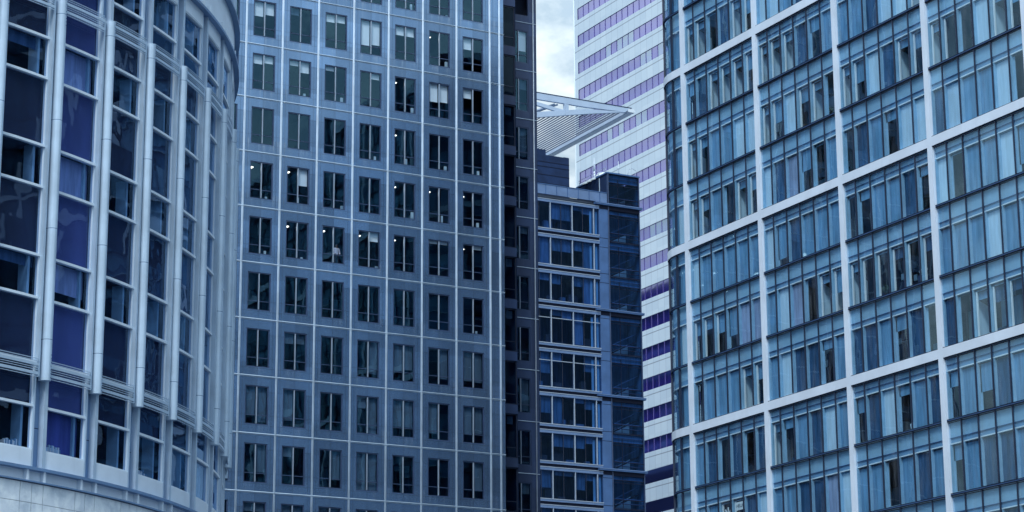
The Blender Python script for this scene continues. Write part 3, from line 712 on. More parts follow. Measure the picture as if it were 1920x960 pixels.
    # corner glazing, one window a storey with two panes and the head line
    for k in range(-5, 7):
        L = 41.25-4*k; big = (k % 3 == 0); top = -0.60 if big else -0.10
        if big and 'cb' not in inner_meshes or not big and 'cs' not in inner_meshes:
            f = MB()
            for s in (1.28, 2.95, 4.6, 6.25): 
                (x, y), (nx, ny) = path(s); f.box(-0.035, 0.035, -0.1, 0.06, -3.91, top, lambda u, v, z, x=x, y=y, nx=nx, ny=ny: (x+u*ny+v*nx, y-u*nx+v*ny, z))
            o = f.build('corner_window', 'dark_frame', T)
            g_ = MB(); strip(g_, 0.3, VC+RC*math.pi/2+0.2, 0, -0.04, -3.9, top, 14)
            for fc in range(len(g_.sm)): g_.sm[fc] = True
            g_.build('pane', 'glass_right', o)
            h = MB(); h.mi = 0; strip(h, 0.3, 6.2, -0.16, -0.16, -0.92, top+0.1, 12); h.mi = 2; strip(h, 0.3, 6.2, -0.17, -0.17, -1.28, -0.92, 12); h.mi = 1; strip(h, 0.3, 6.2, -0.165, -0.10, -1.30, -1.235, 12)
            h.build('blind_head', ['head_panel', 'white_inner', 'head_panel_low'], o)
            inner_meshes['cb' if big else 'cs'] = o
        else: o = dup(inner_meshes['cb' if big else 'cs'], T)
        o.location = (0, 0, L)
        rr = random.Random(k+50); b = MB()
        b.mi = 0 if k in (1, -1, 4) else 1; strip(b, 0.3, 1.26, -0.26, -0.26, -3.9, -1.28, 3)
        b.mi = rr.choice((1, 2)); strip(b, 1.3, 6.3, -0.28, -0.28, -3.9, -1.28, 10); b.build('inner_panel', ['blind_light', 'blind_mid', 'blind_room_dark'], o)
    # glazing of the far side and of the bays beyond the picture
    ex = MB()
    for L in LEVEL[1:]:
        top = L+4-0.10
        ex.mi = 0; strip(ex, VC+RC*math.pi/2+0.25, SE, -0.04, -0.04, L+0.1, top, 1); ex.mi = 2; strip(ex, VC+RC*math.pi/2+0.25, SE, -0.5, -0.5, L+0.1, top-0.9, 1); ex.mi = 1; strip(ex, VC+RC*math.pi/2+0.25, SE, -0.4, -0.35, top-1.2, top-1.1, 1)
        for q_ in range(20): x = RC+0.3+1.4*q_; ex.mi = 3; ex.box(x, x+0.06, VC+RC-0.04, VC+RC+0.05, L+0.1, top)
    for L in LEVEL[1:]:
        for j in range(NB):
            k = round((41.25-L)/4)-1
            if j <= 4 and -5 <= k <= 5: continue
            ex.mi = 0; ex.quad((0.04,-RP*j,L+0.1),(0.04,-RP*(j+1),L+0.1),(0.04,-RP*(j+1),L+3.9),(0.04,-RP*j,L+3.9)); ex.mi = 2; ex.quad((0.5,-RP*j,L+0.1),(0.5,-RP*(j+1),L+0.1),(0.5,-RP*(j+1),L+3.9),(0.5,-RP*j,L+3.9))
            ex.mi = 3
            for m_ in range(1, 6): ex.box(-0.05, 0.03, -RP*j-MODS*m_-0.03, -RP*j-MODS*m_+0.03, L+0.1, L+3.9)
    tag(ex.build('far_glazing', ['glass_right', 'white_inner', 'blind_room_dark', 'dark_frame'], T), kind='stuff')
    return T
glass_block()

# ------------------------------------------------------------------ lower dark block in the middle with glazed corner stair
MX, MY = 112.0, 218.0
def mid_block():
    T = thing('dark_office_block', 'lower dark blue office block with ribbon windows and a taller glazed corner', 'office building', (MX, MY, 0))
    X = lambda x: x-MX
    S = [74.05, 70.07, 66.03, 62.01, 57.28, 52.45, 48.42, 44.40, 40.35, 36.3, 32.2, 28.1]     # top of each sill band
    xe = X(128.30); pe = X(129.45); ce = X(133.56)
    w = MB(); w.box(xe, pe, -0.10, 0.4, 0, 73.75); w.quad((0,0.3,0),(0,30,0),(0,30,74),(0,0.3,74)); w.quad((ce,0.4,0),(ce,30,0),(ce,30,77.2),(ce,0.4,77.2))
    for z in [s-0.3 for s in S[1:]] + [s-1.35 for s in S[1:]]: w.mi = 1; w.box(xe-0.01, pe+0.003, -0.106, -0.1, z, z+0.06)
    w.build('wall', ['steel_blue', 'black_line'], T)
    r = MB(); r.box(0, pe, 0.3, 30, 73.7, 74.0); r.build('roof', 'roof_grey', T)
    p = MB(); p.mi = 0; p.box(0, X(129.40), -0.05, 0.05, 73.95, 75.02); p.mi = 1
    x = 0.0
    while x < X(129.3): p.box(x, x+0.07, -0.08, -0.05, 73.95, 75.0); x += 1.37
    p.box(0, X(129.40), -0.10, 0.10, 75.02, 75.10); p.build('parapet', ['sill_band', 'steel_blue'], T)
    cols = [X(119.375-2.745*2), X(119.375-2.745), X(119.375), X(122.12), X(124.87), X(127.61), xe]
    for n, (za, zb) in enumerate(zip(S[:-1], S[1:])):
        top = za-1.0 if n else 73.05
        b = MB(); b.mi = 0; b.box(0, xe, -0.16, 0.28, zb-0.30, zb); b.box(0, xe, -0.16, 0.28, top, top+0.36); b.mi = 1; b.box(0, xe, -0.20, -0.14, zb-0.06, zb+0.02); b.box(0, xe, -0.20, -0.14, top+0.30, top+0.37)
        b.mi = 2; b.box(0, xe+0.05, -0.02, 0.29, zb-0.72, zb-0.31); b.build('sill_band', ['sill_band', 'grey_frame', 'black_line'], T)
        tall = (za-zb) > 4.5
        for c in range(6):
            a, e = cols[c], cols[c+1]
            f = MB(); f.box(a-0.05, a+0.05, -0.14, 0.1, zb, top); mid = (a+e)/2
            if e-a > 2: f.mi = 1; f.box(mid-0.02, mid+0.02, -0.02, 0.06, zb, top); f.mi = 0
            if tall: f.box(a+0.05, e-0.05, -0.06, 0.06, top-0.95, top-0.88)
            o = f.build('window', ['grey_frame', 'dark_frame'], T)
            q = MB(); q.quad((a+0.05,0,zb),(e-0.05,0,zb),(e-0.05,0,top),(a+0.05,0,top)); q.build('pane', 'glass_mid', o)
            rr = random.Random(n*13+c); bl = MB(); done = False
            for (u, v) in (((a+0.06, mid-0.02), (mid+0.02, e-0.06)) if e-a > 2 else ((a+0.06, e-0.06),)):
                if c == 4 and v < mid+1 and v > mid-0.1 and u > a+1: pass
                if rr.random() < 0.8:
                    d = rr.choice((0.15, 0.25, 0.35, 0.45, 0.6, 0.95))*(top-zb); bl.mi = rr.choice((0, 1, 1)); bl.quad((u,0.2,top-d),(v,0.2,top-d),(v,0.2,top),(u,0.2,top)); done = True
            if c == 4 or c == 5:
                u = e-0.42; bl.mi = 2; bl.quad((u,0.15,zb),(e-0.12,0.15,zb),(e-0.12,0.15,top-0.3),(u,0.15,top-0.3)); done = True
            if done: bl.build('blind', ['room_blue', 'blind_room_dark', 'blind_mid'], o)
    it = MB()
    it.quad((0,3.6,0),(xe,3.6,0),(xe,3.6,73.7),(0,3.6,73.7)); it.quad((xe,0.29,0),(xe,3.6,0),(xe,3.6,73.7),(xe,0.29,73.7))
    for zb in S[1:]: it.box(0, xe-0.01, 0.30, 3.59, zb-0.75, zb-0.02)
    rq = random.Random(9)
    for zb in S[1:]:
        x = 4.5
        while x < xe-1: w_ = rq.uniform(0.4, 1.4); it.mi = rq.choice((1, 2, 2)); it.box(x, x+w_, 1.0, 1.5, zb-0.02, zb+rq.choice((0.5, 0.8, 1.2))); x += w_+rq.uniform(0.2, 1.4)
    it.build('interior', ['room_navy', 'room_blue', 'interior_dark'], T)
    # corner stair, glazed front, dark louvred side above the roof
    t = MB(); t.mi = 0
    t.box(pe, pe+0.12, -0.16, 0.1, 0, 77.35); t.box(ce-0.10, ce, -0.16, 0.1, 0, 77.3)
    t.build('corner_post', ['navy_frame'], T)
    LED = [73.68, 61.6, 52.06, 43.97, 35.9]
    for z in LED:
        l = MB(); l.mi = 0; l.box(X(127.7), ce+0.20, -0.42, 0.0, z-0.12, z+0.14); l.mi = 1; l.box(X(127.7), ce+0.22, -0.46, -0.42, z+0.03, z+0.10); l.mi = 2; l.box(xe, ce, -0.12, 0, z-0.55, z-0.12); l.build('ledge', ['steel_blue', 'sill_band', 'black_line'], T)
    st = [77.3] + [73.55, 69.5, 65.5, 61.5, 56.8, 52.0, 48.0, 43.9, 39.8, 35.8, 31.7]
    for n, (za, zb) in enumerate(zip(st[:-1], st[1:])):
        a, e = pe+0.12, ce-0.10
        hi = 0.95
        f = MB(); f.box(a, e, -0.06, 0.06, za-0.04, za+0.04); f.box(a, e, -0.06, 0.06, za-hi-0.03, za-hi+0.03); f.box(a, e, -0.06, 0.06, zb+0.98, zb+1.05); f.box(a, e, -0.05, 0.05, zb+0.10, zb+0.14); f.box(a, e, -0.04, 0.04, za-0.5, za-0.46); f.box(a, e, -0.04, 0.04, zb+0.55, zb+0.59); f.box(a, e, -0.04, 0.04, za-hi-0.32, za-hi-0.28); f.box(a+1.25, a+1.29, -0.03, 0.05, zb+0.141, za-0.471)
        o = f.build('stair_window', 'black_line', T)
        q = MB(); q.quad((a,0,zb),(e,0,zb),(e,0,za),(a,0,za)); q.build('pane', 'glass_mid', o)
        s = MB(); s.mi = 0; s.quad((a,0.1,za-hi),(e,0.1,za-hi),(e,0.1,za),(a,0.1,za)); s.build('backing_panel', 'stair_blue', o)
        # landing, flight and pale back glazing, its glints painted as light colour
        s = MB(); s.mi = 0; s.beam((a+0.5, 1.3, zb+0.25), (e-0.1, 1.3, zb+1.9), 0.9, 0.12); s.mi = 1; s.quad((a+0.05,0.8,zb),(a+0.55,0.8,zb),(a+0.55,0.8,za-hi),(a+0.05,0.8,za-hi))
        s.mi = 1; s.prism([(e-2.2, 2.4, zb+0.3), (e-0.25, 2.4, zb+0.3), (e-0.25, 2.4, zb+1.9), (e-2.2, 2.4, zb+0.9)], (0, 0.05, 0)); s.mi = 2; s.beam((a+0.5, 0.75, zb+1.15), (e-0.1, 0.75, zb+2.8), 0.05, 0.05); s.box(a+0.6, e-0.3, 2.5, 2.9, zb+0.02, zb+0.35); s.box(a+0.6, e-0.1, 0.5, 0.56, zb+1.2, zb+1.26); s.box(a+0.6, e-0.1, 0.5, 0.56, zb+0.7, zb+0.74); s.build('stair_flight', ['black_line', 'white_inner' if n == 0 else 'head_panel', 'steel_blue'], o)
    sw = MB(); sw.quad((pe,3.0,0),(ce,3.0,0),(ce,3.0,77.2),(pe,3.0,77.2)); sw.quad((ce-0.02,0.1,0),(ce-0.02,3,0),(ce-0.02,3,77.2),(ce-0.02,0.1,77.2)); sw.build('stair_wall', 'stair_blue', T)
    sd = MB(); sd.quad((pe,0.1,73.8),(pe,6.6,73.8),(pe,6.6,77.35),(pe,0.1,77.35)); sd.mi = 1; sd.box(pe-0.05, pe, 1.55, 1.63, 74, 77.2)
    for q in range(16): sd.mi = 0; sd.box(pe-0.04, pe, 1.7, 6.6, 74.2+0.19*q, 74.27+0.19*q)
    sd.build('stair_side', ['slate_wall', 'rib_metal'], T)
    cp = MB(); cp.box(pe-0.12, ce+0.05, -0.2, 6.7, 77.35, 77.50); cp.build('stair_roof', 'steel_blue', T)
    # plant room on the roof
    pm = MB(); x0, x1 = X(119.0), X(126.93); z0, z1 = 74.0, 79.85
    pm.box(x0, x1, 4.0, 14, z0, z1); pm.mi = 1
    for z in (75.5, 76.5, 77.5, 78.45, 79.0): pm.box(x0, x1+0.01, 3.97, 4.0, z, z+0.06)
    pm.mi = 0; pm.box(x0, X(124.1), 4.3, 12, z1, z1+0.7); pm.box(X(126.3), x1, 4.1, 6, z1, z1+0.08)
    pm.build('plant_room', ['slate_wall', 'black_line'], T)
    return T
mid_block()

# ------------------------------------------------------------------ white and purple striped tower far behind
def striped_tower():
    X0, Y0, Y1 = 160.0, 216.0, 278.1
    T = thing('striped_tower', 'white clad skyscraper banded with purple ribbon windows', 'skyscraper', (X0, Y1, 0))
    P, PH = 4.075, 1.72
    tops = [81.03+P*n for n in range(-16, 22)]
    D = Y1-Y0
    w = MB(); zs = [0.0]
    for t_ in tops: zs += [t_-PH, t_]
    zs.append(tops[-1]+6)
    ya, yb = -D+1.2, -1.2
    for k in range(len(zs)-1):
        z0, z1 = zs[k], zs[k+1]
        if k % 2 == 0: w.quad((0,-D,z0),(0,0,z0),(0,0,z1),(0,-D,z1)); w.quad((0,-D,z1),(0,0,z1),(0.1,0,z1),(0.1,-D,z1)); w.quad((0,-D,z0),(0,0,z0),(0.12,0,z0),(0.12,-D,z0))
        else: w.quad((0,yb,z0),(0,0,z0),(0,0,z1),(0,yb,z1)); w.quad((0,-D,z0),(0,ya,z0),(0,ya,z1),(0,-D,z1))
    ze = zs[-1]
    w.quad((0,0,0),(56,0,0),(56,0,ze),(0,0,ze)); w.quad((0,-D,0),(56,-D,0),(56,-D,ze),(0,-D,ze)); w.quad((56,-D,0),(56,0,0),(56,0,ze),(56,-D,ze)); w.quad((0,-D,ze),(56,-D,ze),(56,0,ze),(0,0,ze))
    w.build('wall', 'striped_cladding', T)
    cr = MB(); cr.tube((0.25,-0.15,0),(0.25,-0.15,ze), 0.3, 12); cr.build('corner_trim', 'band_white', T)
    n_ = int((yb-ya)/1.52); stuff = MB()
    for ti, t_ in enumerate(tops):
        rr = random.Random(ti*5+3)
        vis = 54 < t_ < 124
        a = MB(); g_ = MB(); pl = MB(); bk = MB()
        clear = set()
        if rr.random() < 0.75:
            c0 = rr.randrange(n_)
            for _ in range(rr.choice((1, 2, 3, 4))): clear.add(c0); c0 += rr.choice((1, 1, 2, 3))
        y = yb
        for q in range(n_+1):
            y0, y1 = y, max(y-1.52, ya)
            a.box(0.03, 0.10, y0-0.02, y0+0.02, t_-PH, t_)
            g_.mi = 1 if q in clear else 0
            g_.quad((0.09,y0,t_-PH),(0.09,y1,t_-PH),(0.09,y1,t_),(0.09,y0,t_)); y = y1
        a.box(0.02, 0.11, ya-0.04, yb+0.04, t_-0.025, t_-0.002); a.box(0.02, 0.11, ya-0.04, yb+0.04, t_-PH+0.002, t_-PH+0.025)
        bk.quad((0.4,yb,t_-PH-0.2),(0.4,ya,t_-PH-0.2),(0.4,ya,t_+0.2),(0.4,yb,t_+0.2))
        if vis:
            o = a.build('ribbon_window', 'violet_frame', T); g_.build('pane', ['glass_purple', 'glass_pale'], o)
            bk.build('blind', 'office_back', o)
        else:
            stuff.mi = 0; stuff.quad((0.09,yb,t_-PH),(0.09,ya,t_-PH),(0.09,ya,t_),(0.09,yb,t_))
    tag(stuff.build('ribbon_window', 'glass_purple', T), kind='stuff')
    return T
striped_tower()

# ------------------------------------------------------------------ louvred roof canopy
def canopy():
    TX, TY, TZ = 137.05, 225.0, 88.15
    T = thing('roof_canopy', 'pale steel louvred canopy jutting to a point above the dark block', 'canopy', (TX, TY, TZ))
    LX, LY = 19.0, 19.6
    def low(x): return -0.30 - 0.205*(-x)       # bottom chord falls away from the tip
    c = MB()
    c.prism([(0.0, 0, 0.0), (-LX, 0, 0.05), (-LX, 0, -0.75), (-6.0, 0, -0.72), (-0.8, 0, -0.55)], (0, 0.35, 0))
    c.mi = 1; c.beam((0.1, 0.17, 0.055), (-LX, 0.17, 0.105), 0.42, 0.07); c.build('top_chord', ['canopy_paint', 'slate_wall'], T)
    c = MB(); c.prism([(-0.8, -0.02, -0.55), (-6.0, -0.02, -0.95), (-12.6, -0.02, -1.75-0.55), (-LX, -0.02, -3.2), (-LX, -0.02, -3.9), (-12.6, -0.02, -2.95), (-6.0, -0.02, -1.55), (-0.2, -0.02, -0.45)], (0, 0.35, 0)); c.build('bottom_chord', 'canopy_paint', T)
    c = MB(); c.box(-8.80, -8.35, 0.02, 0.3, -2.0, -0.72); c.box(-8.92, -8.80, -0.05, 0.32, -2.0, -0.72); c.box(-16, -15.6, 0.02, 0.3, -3.0, -0.72); c.build('web_post', 'canopy_paint', T)
    c = MB(); c.beam((-8.9,0.15,-1.75),(-15.7,0.15,-0.85), 0.3, 0.42); c.beam((-15.9,0.15,-3.0),(-LX,0.15,-1.2), 0.3, 0.4); c.build('diagonal', 'canopy_paint', T)
    c = MB(); c.beam((-9.5,0.5,-0.8),(-12.7,3.0,-2.0), 0.16, 0.16); c.beam((-9.9,0.5,-0.8),(-13.1,3.0,-2.0), 0.16, 0.16); c.build('brace', 'canopy_paint', T)
    e = MB(); e.box(-0.42, 0.42, -0.1, LY, -0.50, -0.12); e.mi = 1; e.box(-0.62, -0.42, 0.3, LY, -0.60, -0.16); e.build('edge_beam', ['canopy_edge', 'canopy_paint'], T)
    e = MB(); e.box(-LX, -0.42, LY-0.3, LY, -0.6, -0.1); e.build('rear_beam', 'canopy_paint', T)
    x = -1.2
    while x > -LX+0.4:
        l = MB(); z = low(x); l.prism([(x-0.20, 0.36, z-0.10), (x+0.02, 0.36, z+0.16), (x+0.06, 0.36, z+0.12), (x-0.16, 0.36, z-0.14)], (0, LY-0.7, 0))
        l.build('louvre', 'louvre_steel', T); x -= 0.62
    p = MB(); p.tube((-9.5, 11.0, low(-9.5)-0.25), (-LX, 11.0, low(-LX)-0.25), 0.14, 10); p.build('purlin', 'steel_blue', T)
    p = MB()
    for px_, py_ in ((-17, 2), (-17, 17)): p.tube((px_, py_, -14.1), (px_, py_, low(px_)), 0.25, 12)
    p.build('mast', 'canopy_paint', T)
    return T
canopy()

# ------------------------------------------------------------------ small things on the glazed corner's roof
RZ = 77.5
def roof_things():
    t = thing('mast', 'tall slim white aerial tapering to a point on the stair roof', 'aerial', (130.2, 222.0, RZ))
    m = MB(); m.tube((0,0,0),(0,0,1.3), 0.09, 8); m.tube((0,0,1.3),(0,0,2.9), 0.12, 8, 0.02); m.build('pole', 'frame_white', t)
    m = MB(); m.beam((-0.35,0,1.45),(0.35,0,1.45), 0.05, 0.05); m.build('crossbar', 'grey_frame', t)
    t = thing('radome', 'pale domed aerial housing on the stair roof', 'antenna', (130.9, 221.5, RZ))
    m = MB(); n = 14; prev = None
    for i in range(7):
        a = math.pi/2*i/6; r_, z = 0.72*math.cos(a)+0.02, 0.55+0.55*math.sin(a)
        ring = [(r_*math.cos(2*math.pi*q/n), r_*math.sin(2*math.pi*q/n), z) for q in range(n)]
        if prev:
            for q in range(n): m.quad(prev[q], prev[(q+1) % n], ring[(q+1) % n], ring[q], True)
        prev = ring
    m.build('dome', 'band_white', t); m = MB(); m.tube((0,0,0),(0,0,0.56), 0.66, 14); m.build('base', 'band_white', t)
    t = thing('vent', 'dark round roof vent with a thin white whip beside the pale dome', 'vent', (131.65, 219.2, RZ))
    m = MB(); m.tube((0,0,0),(0,0,0.34), 0.24, 12); m.tube((0,0,0.34),(0,0,0.42), 0.30, 12); m.build('drum', 'slate_wall', t)
    m = MB(); m.tube((0.05,0,0.4),(0.05,0,1.9), 0.03, 6); m.tube((0.05,0,1.0),(0.05,0,1.15), 0.08, 8); m.build('whip', 'frame_white', t)
    t = thing('guard_rail', 'low thin grey guard rail along the side edge of the stair roof', 'railing', (129.5, 218.2, RZ))
    m = MB(); m.tube((0,0,0.62),(0,6.2,0.62), 0.03, 6); m.tube((0,0,0.32),(0,6.2,0.32), 0.025, 6); m.build('rail', 'grey_frame', t)
    for q in range(5): m = MB(); m.tube((0,0.2+1.45*q,0),(0,0.2+1.45*q,0.62), 0.03, 6); m.build('upright', 'grey_frame', t)
    t = thing('floodlight', 'small pale floodlight row clipped below the guard rail on the stair side', 'floodlight', (129.3, 220.2, 77.25))
    for q in range(3):
        m = MB(); m.prism([(-0.35,0.9*q,-0.1),(0,0.9*q,0.0),(0,0.9*q,0.22),(-0.35,0.9*q,0.12)], (0,0.55,0)); m.build('lamp_head', 'band_white', t, bevel=0.02)
    t = thing('cable_tray', 'thin bent grey cable loop lying at the front of the stair roof', 'cable', (132.3, 218.3, RZ))
    m = MB(); pts = [(0,0,0.0),(0.25,0,0.85),(0.7,0,1.0),(1.1,0,0.8),(1.15,0,0.0)]
    for a, b in zip(pts[:-1], pts[1:]): m.tube(a, b, 0.025, 6)
    m.build('loop', 'grey_frame', t)
roof_things()

# ------------------------------------------------------------------ person behind a tower window
def person():
    ox, oy, oz = 64.66, 145.75, Z0-4*FLR+0.46
    T = thing('person', 'person in a white shirt standing with arms lowered behind a tower window', 'person', (ox, oy, oz))
    def skin(name, verts, edges, radii, mat, root=0, sub=2):
        me = bpy.data.meshes.new(name); me.from_pydata(verts, edges, []); o = bpy.data.objects.new(name, me); COL.objects.link(o); o.parent = T
        sk = o.modifiers.new('skin', 'SKIN'); sk.use_smooth_shade = True
        for i, r_ in enumerate(radii): me.skin_vertices[0].data[i].radius = (r_, r_*0.78) if isinstance(r_, float) else r_
        me.skin_vertices[0].data[root].use_root = True
        s = o.modifiers.new('sub', 'SUBSURF'); s.levels = s.render_levels = sub
        me.materials.append(MATS[mat]); return o
    # whole body: pelvis, spine, neck, head, legs, feet, arms, hands
    V = [(0,0,0.95),(0,0,1.12),(0,-0.01,1.32),(0,0,1.46),(0,-0.01,1.54),(0,-0.02,1.66),(0,-0.01,1.75),
         (0.10,0,0.90),(0.11,-0.01,0.50),(0.12,0.01,0.09),(0.13,-0.16,0.04),(-0.10,0,0.90),(-0.11,-0.01,0.50),(-0.12,0.01,0.09),(-0.13,-0.16,0.04),
         (0.19,0,1.42),(0.25,0.01,1.15),(0.20,-0.14,0.98),(0.14,-0.22,0.97),(-0.19,0,1.42),(-0.25,0.01,1.15),(-0.20,-0.14,0.98),(-0.14,-0.22,0.97)]
    E = [(0,1),(1,2),(2,3),(3,4),(4,5),(5,6),(0,7),(7,8),(8,9),(9,10),(0,11),(11,12),(12,13),(13,14),(3,15),(15,16),(16,17),(17,18),(3,19),(19,20),(20,21),(21,22)]
    Rr = [0.15,0.145,0.165,0.12,0.055,0.085,0.07,0.09,0.062,0.045,0.04,0.09,0.062,0.045,0.04,0.065,0.045,0.035,0.036,0.065,0.045,0.035,0.036]
    skin('body', V, E, Rr, 'skin')
    sh = lambda i: V[i]
    skin('shirt', [V[0],V[1],V[2],(0,0,1.45),(0.19,0,1.42),(0.25,0.01,1.15),(0.21,-0.11,1.01),(-0.19,0,1.42),(-0.25,0.01,1.15),(-0.21,-0.11,1.01)], [(0,1),(1,2),(2,3),(3,4),(4,5),(5,6),(3,7),(7,8),(8,9)], [0.165,0.16,0.185,0.125,0.082,0.062,0.052,0.082,0.062,0.052], 'shirt')
    skin('trousers', [(0,0,0.97),(0.10,0,0.89),(0.11,-0.01,0.50),(0.12,0.01,0.10),(-0.10,0,0.89),(-0.11,-0.01,0.50),(-0.12,0.01,0.10)], [(0,1),(1,2),(2,3),(0,4),(4,5),(5,6)], [0.165,0.108,0.078,0.062,0.108,0.078,0.062], 'trousers')
    skin('hair', [(0,0.03,1.68),(0,0.01,1.76)], [(0,1)], [0.09,0.085], 'hair')
    for sx in (-1, 1):
        f = MB()
        for q, (dx, ln) in enumerate(((-0.03, 0.07), (-0.01, 0.08), (0.01, 0.075), (0.03, 0.06))): f.tube((sx*0.14+dx, -0.24, 0.965), (sx*0.13+dx, -0.24-ln*0.6, 0.94), 0.009, 6); f.tube((sx*0.13+dx, -0.24-ln*0.6, 0.94), (sx*0.125+dx, -0.24-ln*0.7, 0.90), 0.008, 6)
        f.tube((sx*0.17, -0.22, 0.98), (sx*0.11, -0.27, 1.0), 0.011, 6); f.build('fingers', 'skin', T)
    f = MB(); 
    for sx in (-1, 1): f.box(sx*0.032-0.012, sx*0.032+0.012, -0.088, -0.080, 1.665, 1.677)
    f.box(-0.022, 0.022, -0.088, -0.080, 1.605, 1.613); f.build('face', 'hair', T)
    f = MB(); f.prism([(-0.014,-0.082,1.625),(0.014,-0.082,1.625),(0.0,-0.082,1.665)], (0,-0.02,0)); f.build('nose', 'skin', T)
person()

# ------------------------------------------------------------------ things standing behind the glass
def tex(body, size, mat, parent, loc, rot):
    cu = bpy.data.curves.new('lettering', 'FONT'); cu.body = body; cu.size = size; cu.extrude = 0.004; cu.align_x = 'CENTER'; cu.align_y = 'CENTER'
    tmp = bpy.data.objects.new('lettering', cu); COL.objects.link(tmp); bpy.context.view_layer.update()
    me = bpy.data.meshes.new_from_object(tmp.evaluated_get(bpy.context.evaluated_depsgraph_get())); bpy.data.objects.remove(tmp); bpy.data.curves.remove(cu)
    o = bpy.data.objects.new('lettering', me); COL.objects.link(o); o.parent = parent; o.location = loc; o.rotation_euler = rot; me.materials.clear(); me.materials.append(MATS[mat])
    return o
def block_spot(j, k, m, x, dz=0.0, dy=0.5):
    """point on the floor behind pane m of bay j, storey k in the glass block"""
    return (RX+x, RY-RP*j-RP/6*(m+dy), 41.25-4*(k+1)-0.05+dz)
def window_things():
    # poster with lettering and a starburst beside it, stuck inside two panes of a low window
    p = block_spot(0, 4, 3, 0.15, 2.02, 0.60)
    t = thing('paper_sign', 'pale paper sign lettered HELLO taped inside the low corner bay window', 'sign', p)
    m = MB(); m.box(0, 0.02, -0.46, 0.46, 0.0, 0.50); m.build('sheet', 'paper', t)
    tex('HELLO', 0.285, 'ink', t, (-0.012, 0.0, 0.25), (R(90), 0, R(-90)))
    p = block_spot(0, 4, 2, 0.15, 1.85, 0.62)
    t = thing('paper_star', 'starburst of pale paper strips taped in the pane beside the lettered sign', 'decoration', p)
    for q in range(9):
        a = 2*math.pi*q/9+0.2; m = MB(); c_, s_ = math.cos(a), math.sin(a)
        m.prism([(0, 0.16*c_-0.05*s_, 0.16*s_+0.05*c_), (0, 0.5*c_-0.07*s_, 0.5*s_+0.07*c_), (0, 0.5*c_+0.07*s_, 0.5*s_-0.07*c_), (0, 0.16*c_+0.05*s_, 0.16*s_-0.05*c_)], (0.01, 0, 0)); m.build('strip', 'paper', t)
    # white cabinet with a raised back in the opened light of the third storey below the upper belt
    p = block_spot(1, 1, 4, 0.85, 0, 0.55)
    t = thing('white_cabinet', 'tall white cabinet standing against an opened inner window', 'cabinet', p)
    m = MB(); m.box(-0.2, 0.25, -0.45, 0.35, 0, 1.55); m.build('carcass', 'paper', t, bevel=0.01); m = MB(); m.box(0.0, 0.05, -0.45, -0.25, 1.55, 2.1); m.build('upright', 'paper', t)
    m = MB(); m.box(-0.205, -0.201, -0.05, -0.04, 0.05, 1.5); m.build('door_gap', 'grey_frame', t)
    # plants and boxes on the floor edge
    def pot_plant(p, label, s=1.0):
        t = thing('pot_plant', label, 'plant', p, 'plants behind the glass')
        m = MB(); m.tube((0,0,0),(0,0,0.32*s), 0.14*s, 12, 0.18*s); m.build('pot', 'brown_wood', t)
        m = MB(); m.tube((0,0,0.3*s),(0.02,0.02,0.6*s), 0.015, 6); m.build('stem', 'brown_wood', t)
        m = MB(); rr = random.Random(int(s*1000))
        for q in range(60):
            d = Vector((rr.gauss(0,1), rr.gauss(0,1), rr.gauss(0.3,0.8))).normalized(); c = Vector((0,0,0.68*s)) + d*rr.uniform(0.05, 0.32)*s
            u = d.orthogonal().normalized()*0.05*s; v = d.cross(u).normalized()*0.11*s
            m.quad(c-u, c-v, c+u, c+v)
        m.build('leaves', 'leaf_green', t)
    pot_plant(block_spot(2, 1, 1, 1.0, 0, 0.75), 'brown leafed pot plant beside the tall opened lights in the third bay', 1.15)
    pot_plant(block_spot(1, -2, 4, 0.8, 0, 0.7), 'leafy pot plant in the second bay behind an opened light', 1.05)
    pot_plant(block_spot(0, -4, 4, 0.8, 0, 0.5), 'leafy pot plant at the top of the first bay from the rounded corner', 0.95)
    def crate(p, label, sx=0.4, sy=0.5, sz=0.5):
        t = thing('carton', label, 'box', p, 'boxes behind the glass')
        m = MB(); m.box(-sx/2, sx/2, -sy/2, sy/2, 0, sz); m.build('body', 'brown_wood', t, bevel=0.01)
        m = MB(); m.box(-sx/2-0.02, sx/2+0.02, -sy/2-0.02, sy/2+0.02, sz, sz+0.05); m.build('lid', 'brown_wood', t)
    crate(block_spot(0, -4, 0, 0.8, 0, 0.6), 'brown carton at the farthest pane of the first bay, second storey from the top')
    crate(block_spot(1, -2, 0, 0.8, 0, 0.65), 'tall brown carton beside the farthest pane of the second bay', 0.4, 0.5, 0.9)
    crate(block_spot(1, -2, 2, 0.8, 0, 0.75), 'low brown carton under the pale blind of the second bay', 0.4, 0.6, 0.55)
    # desk lamp
    t = thing('desk_lamp', 'white desk lamp with a tilted shade among the dark opened windows of the third bay', 'lamp', block_spot(2, 1, 4, 0.9, 0, 0.4))
    m = MB(); m.tube((0,0,0),(0,0,0.75), 0.35, 12); m.tube((0,0,0.75),(0,0,1.0), 0.03, 8); m.build('stand', 'slate_wall', t)
    m = MB(); m.tube((0,0.16,0.98),(0,-0.22,1.16), 0.20, 14, 0.12); m.build('shade', 'paper', t)
    # folded papers in a lower pane
    t = thing('paper_stack', 'loose tilted white paper leaning in a dark pane of the third bay', 'paper', block_spot(2, 3, 3, 0.50, 0.15, 0.6))
    m = MB(); m.prism([(0,-0.28,0.05),(0,0.15,0.0),(0,0.28,0.42),(0,-0.12,0.50)], (0.02,0,0)); m.build('sheet', 'blind_light', t)
    m = MB(); m.prism([(0.03,-0.30,0.0),(0.03,0.0,-0.04),(0.03,0.05,0.18),(0.03,-0.25,0.22)], (0.02,0,0)); m.build('fold', 'blind_light', t)
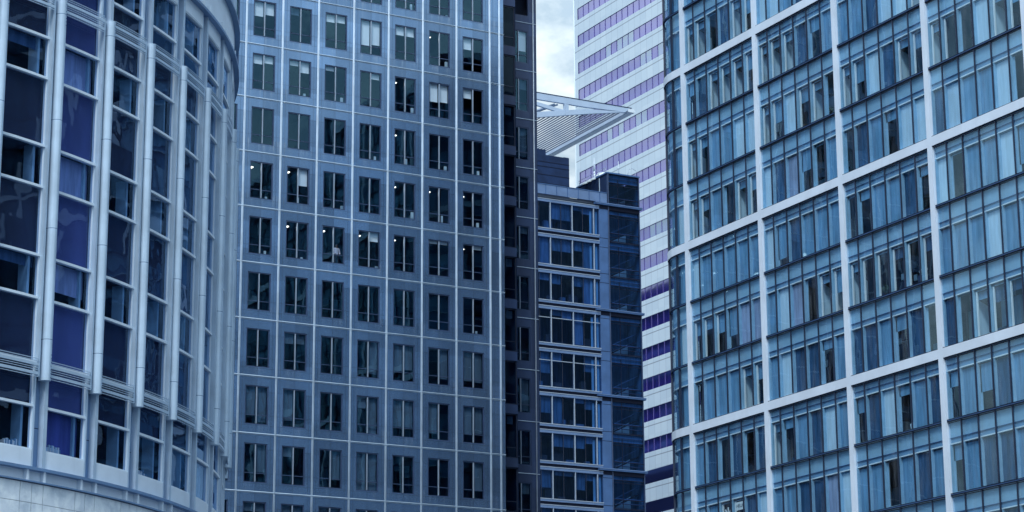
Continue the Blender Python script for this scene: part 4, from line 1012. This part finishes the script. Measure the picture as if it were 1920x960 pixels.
    # books and papers on the sill of the round building
    def books(j, k0, k1, label, n, hmax, seed):
        a = cyl(j+k0, 26.45, 15.80); t = thing('book_row', label, 'books', (CX+a[0], CY+a[1], 15.80), 'books on the window sills of the round building')
        rr = random.Random(seed)
        for q in range(n):
            kk = j+k0+(k1-k0)*q/n; h = rr.uniform(0.5, 1)*hmax; w_ = (k1-k0)/n*0.85; m = MB()
            m.box(0, w_, 26.28, 26.50, 0, h, lambda x, y, z, kk=kk, a=a: tuple(Vector(cyl(kk+x, y, z))-Vector((a[0], a[1], 0)))); m.build('book', rr.choice(('paper', 'paper', 'blind_light', 'blind_mid')), t)
    books(0, 0.52, 0.74, 'row of pale books and files on the leftmost window sill over the marble base', 11, 0.30, 3)
    books(1, 0.14, 0.55, 'uneven pile of pale papers on the violet window sill over the marble base', 16, 0.32, 4)
    books(3, 0.14, 0.62, 'bluish bottles and papers along a dark window sill over the marble base', 12, 0.30, 5)
    # flat tube lamp lit inside the round building
    a = cyl(0.30, 25.6, 29.9); b = cyl(0.62, 25.2, 30.15)
    t = thing('strip_light', 'thin lit tube lamp slanting behind a dark pane of the round building', 'lamp', (CX+a[0], CY+a[1], a[2]))
    m = MB(); m.tube((0,0,0), tuple(Vector(b)-Vector(a)), 0.025, 8); m.build('tube', 'lamp_warm', t)
window_things()

# ------------------------------------------------------------------ neighbours outside the frame that the glass mirrors
def neighbour(name, label, x0, x1, y0, y1, h, step=4.0):
    T = thing(name, label, 'office building', ((x0+x1)/2, (y0+y1)/2, 0))
    X0, X1, Y0, Y1 = x0-(x0+x1)/2, x1-(x0+x1)/2, y0-(y0+y1)/2, y1-(y0+y1)/2
    m = MB(); m.box(X0, X1, Y0, Y1, 0, h); m.build('wall', 'slate_wall', T)
    b = MB(); z = 3.0
    while z < h-1: b.box(X0-0.1, X1+0.1, Y0-0.1, Y1+0.1, z, z+0.9); z += step
    b.build('floor_band', 'steel_blue', T)
neighbour('dark_tower', 'dark banded office tower behind the viewer mirrored in the glass', -75, 10, -150, -105, 70)
neighbour('grey_tower', 'dark banded office tower behind the striped tower seen only in reflections', 72, 112, 330, 375, 99)
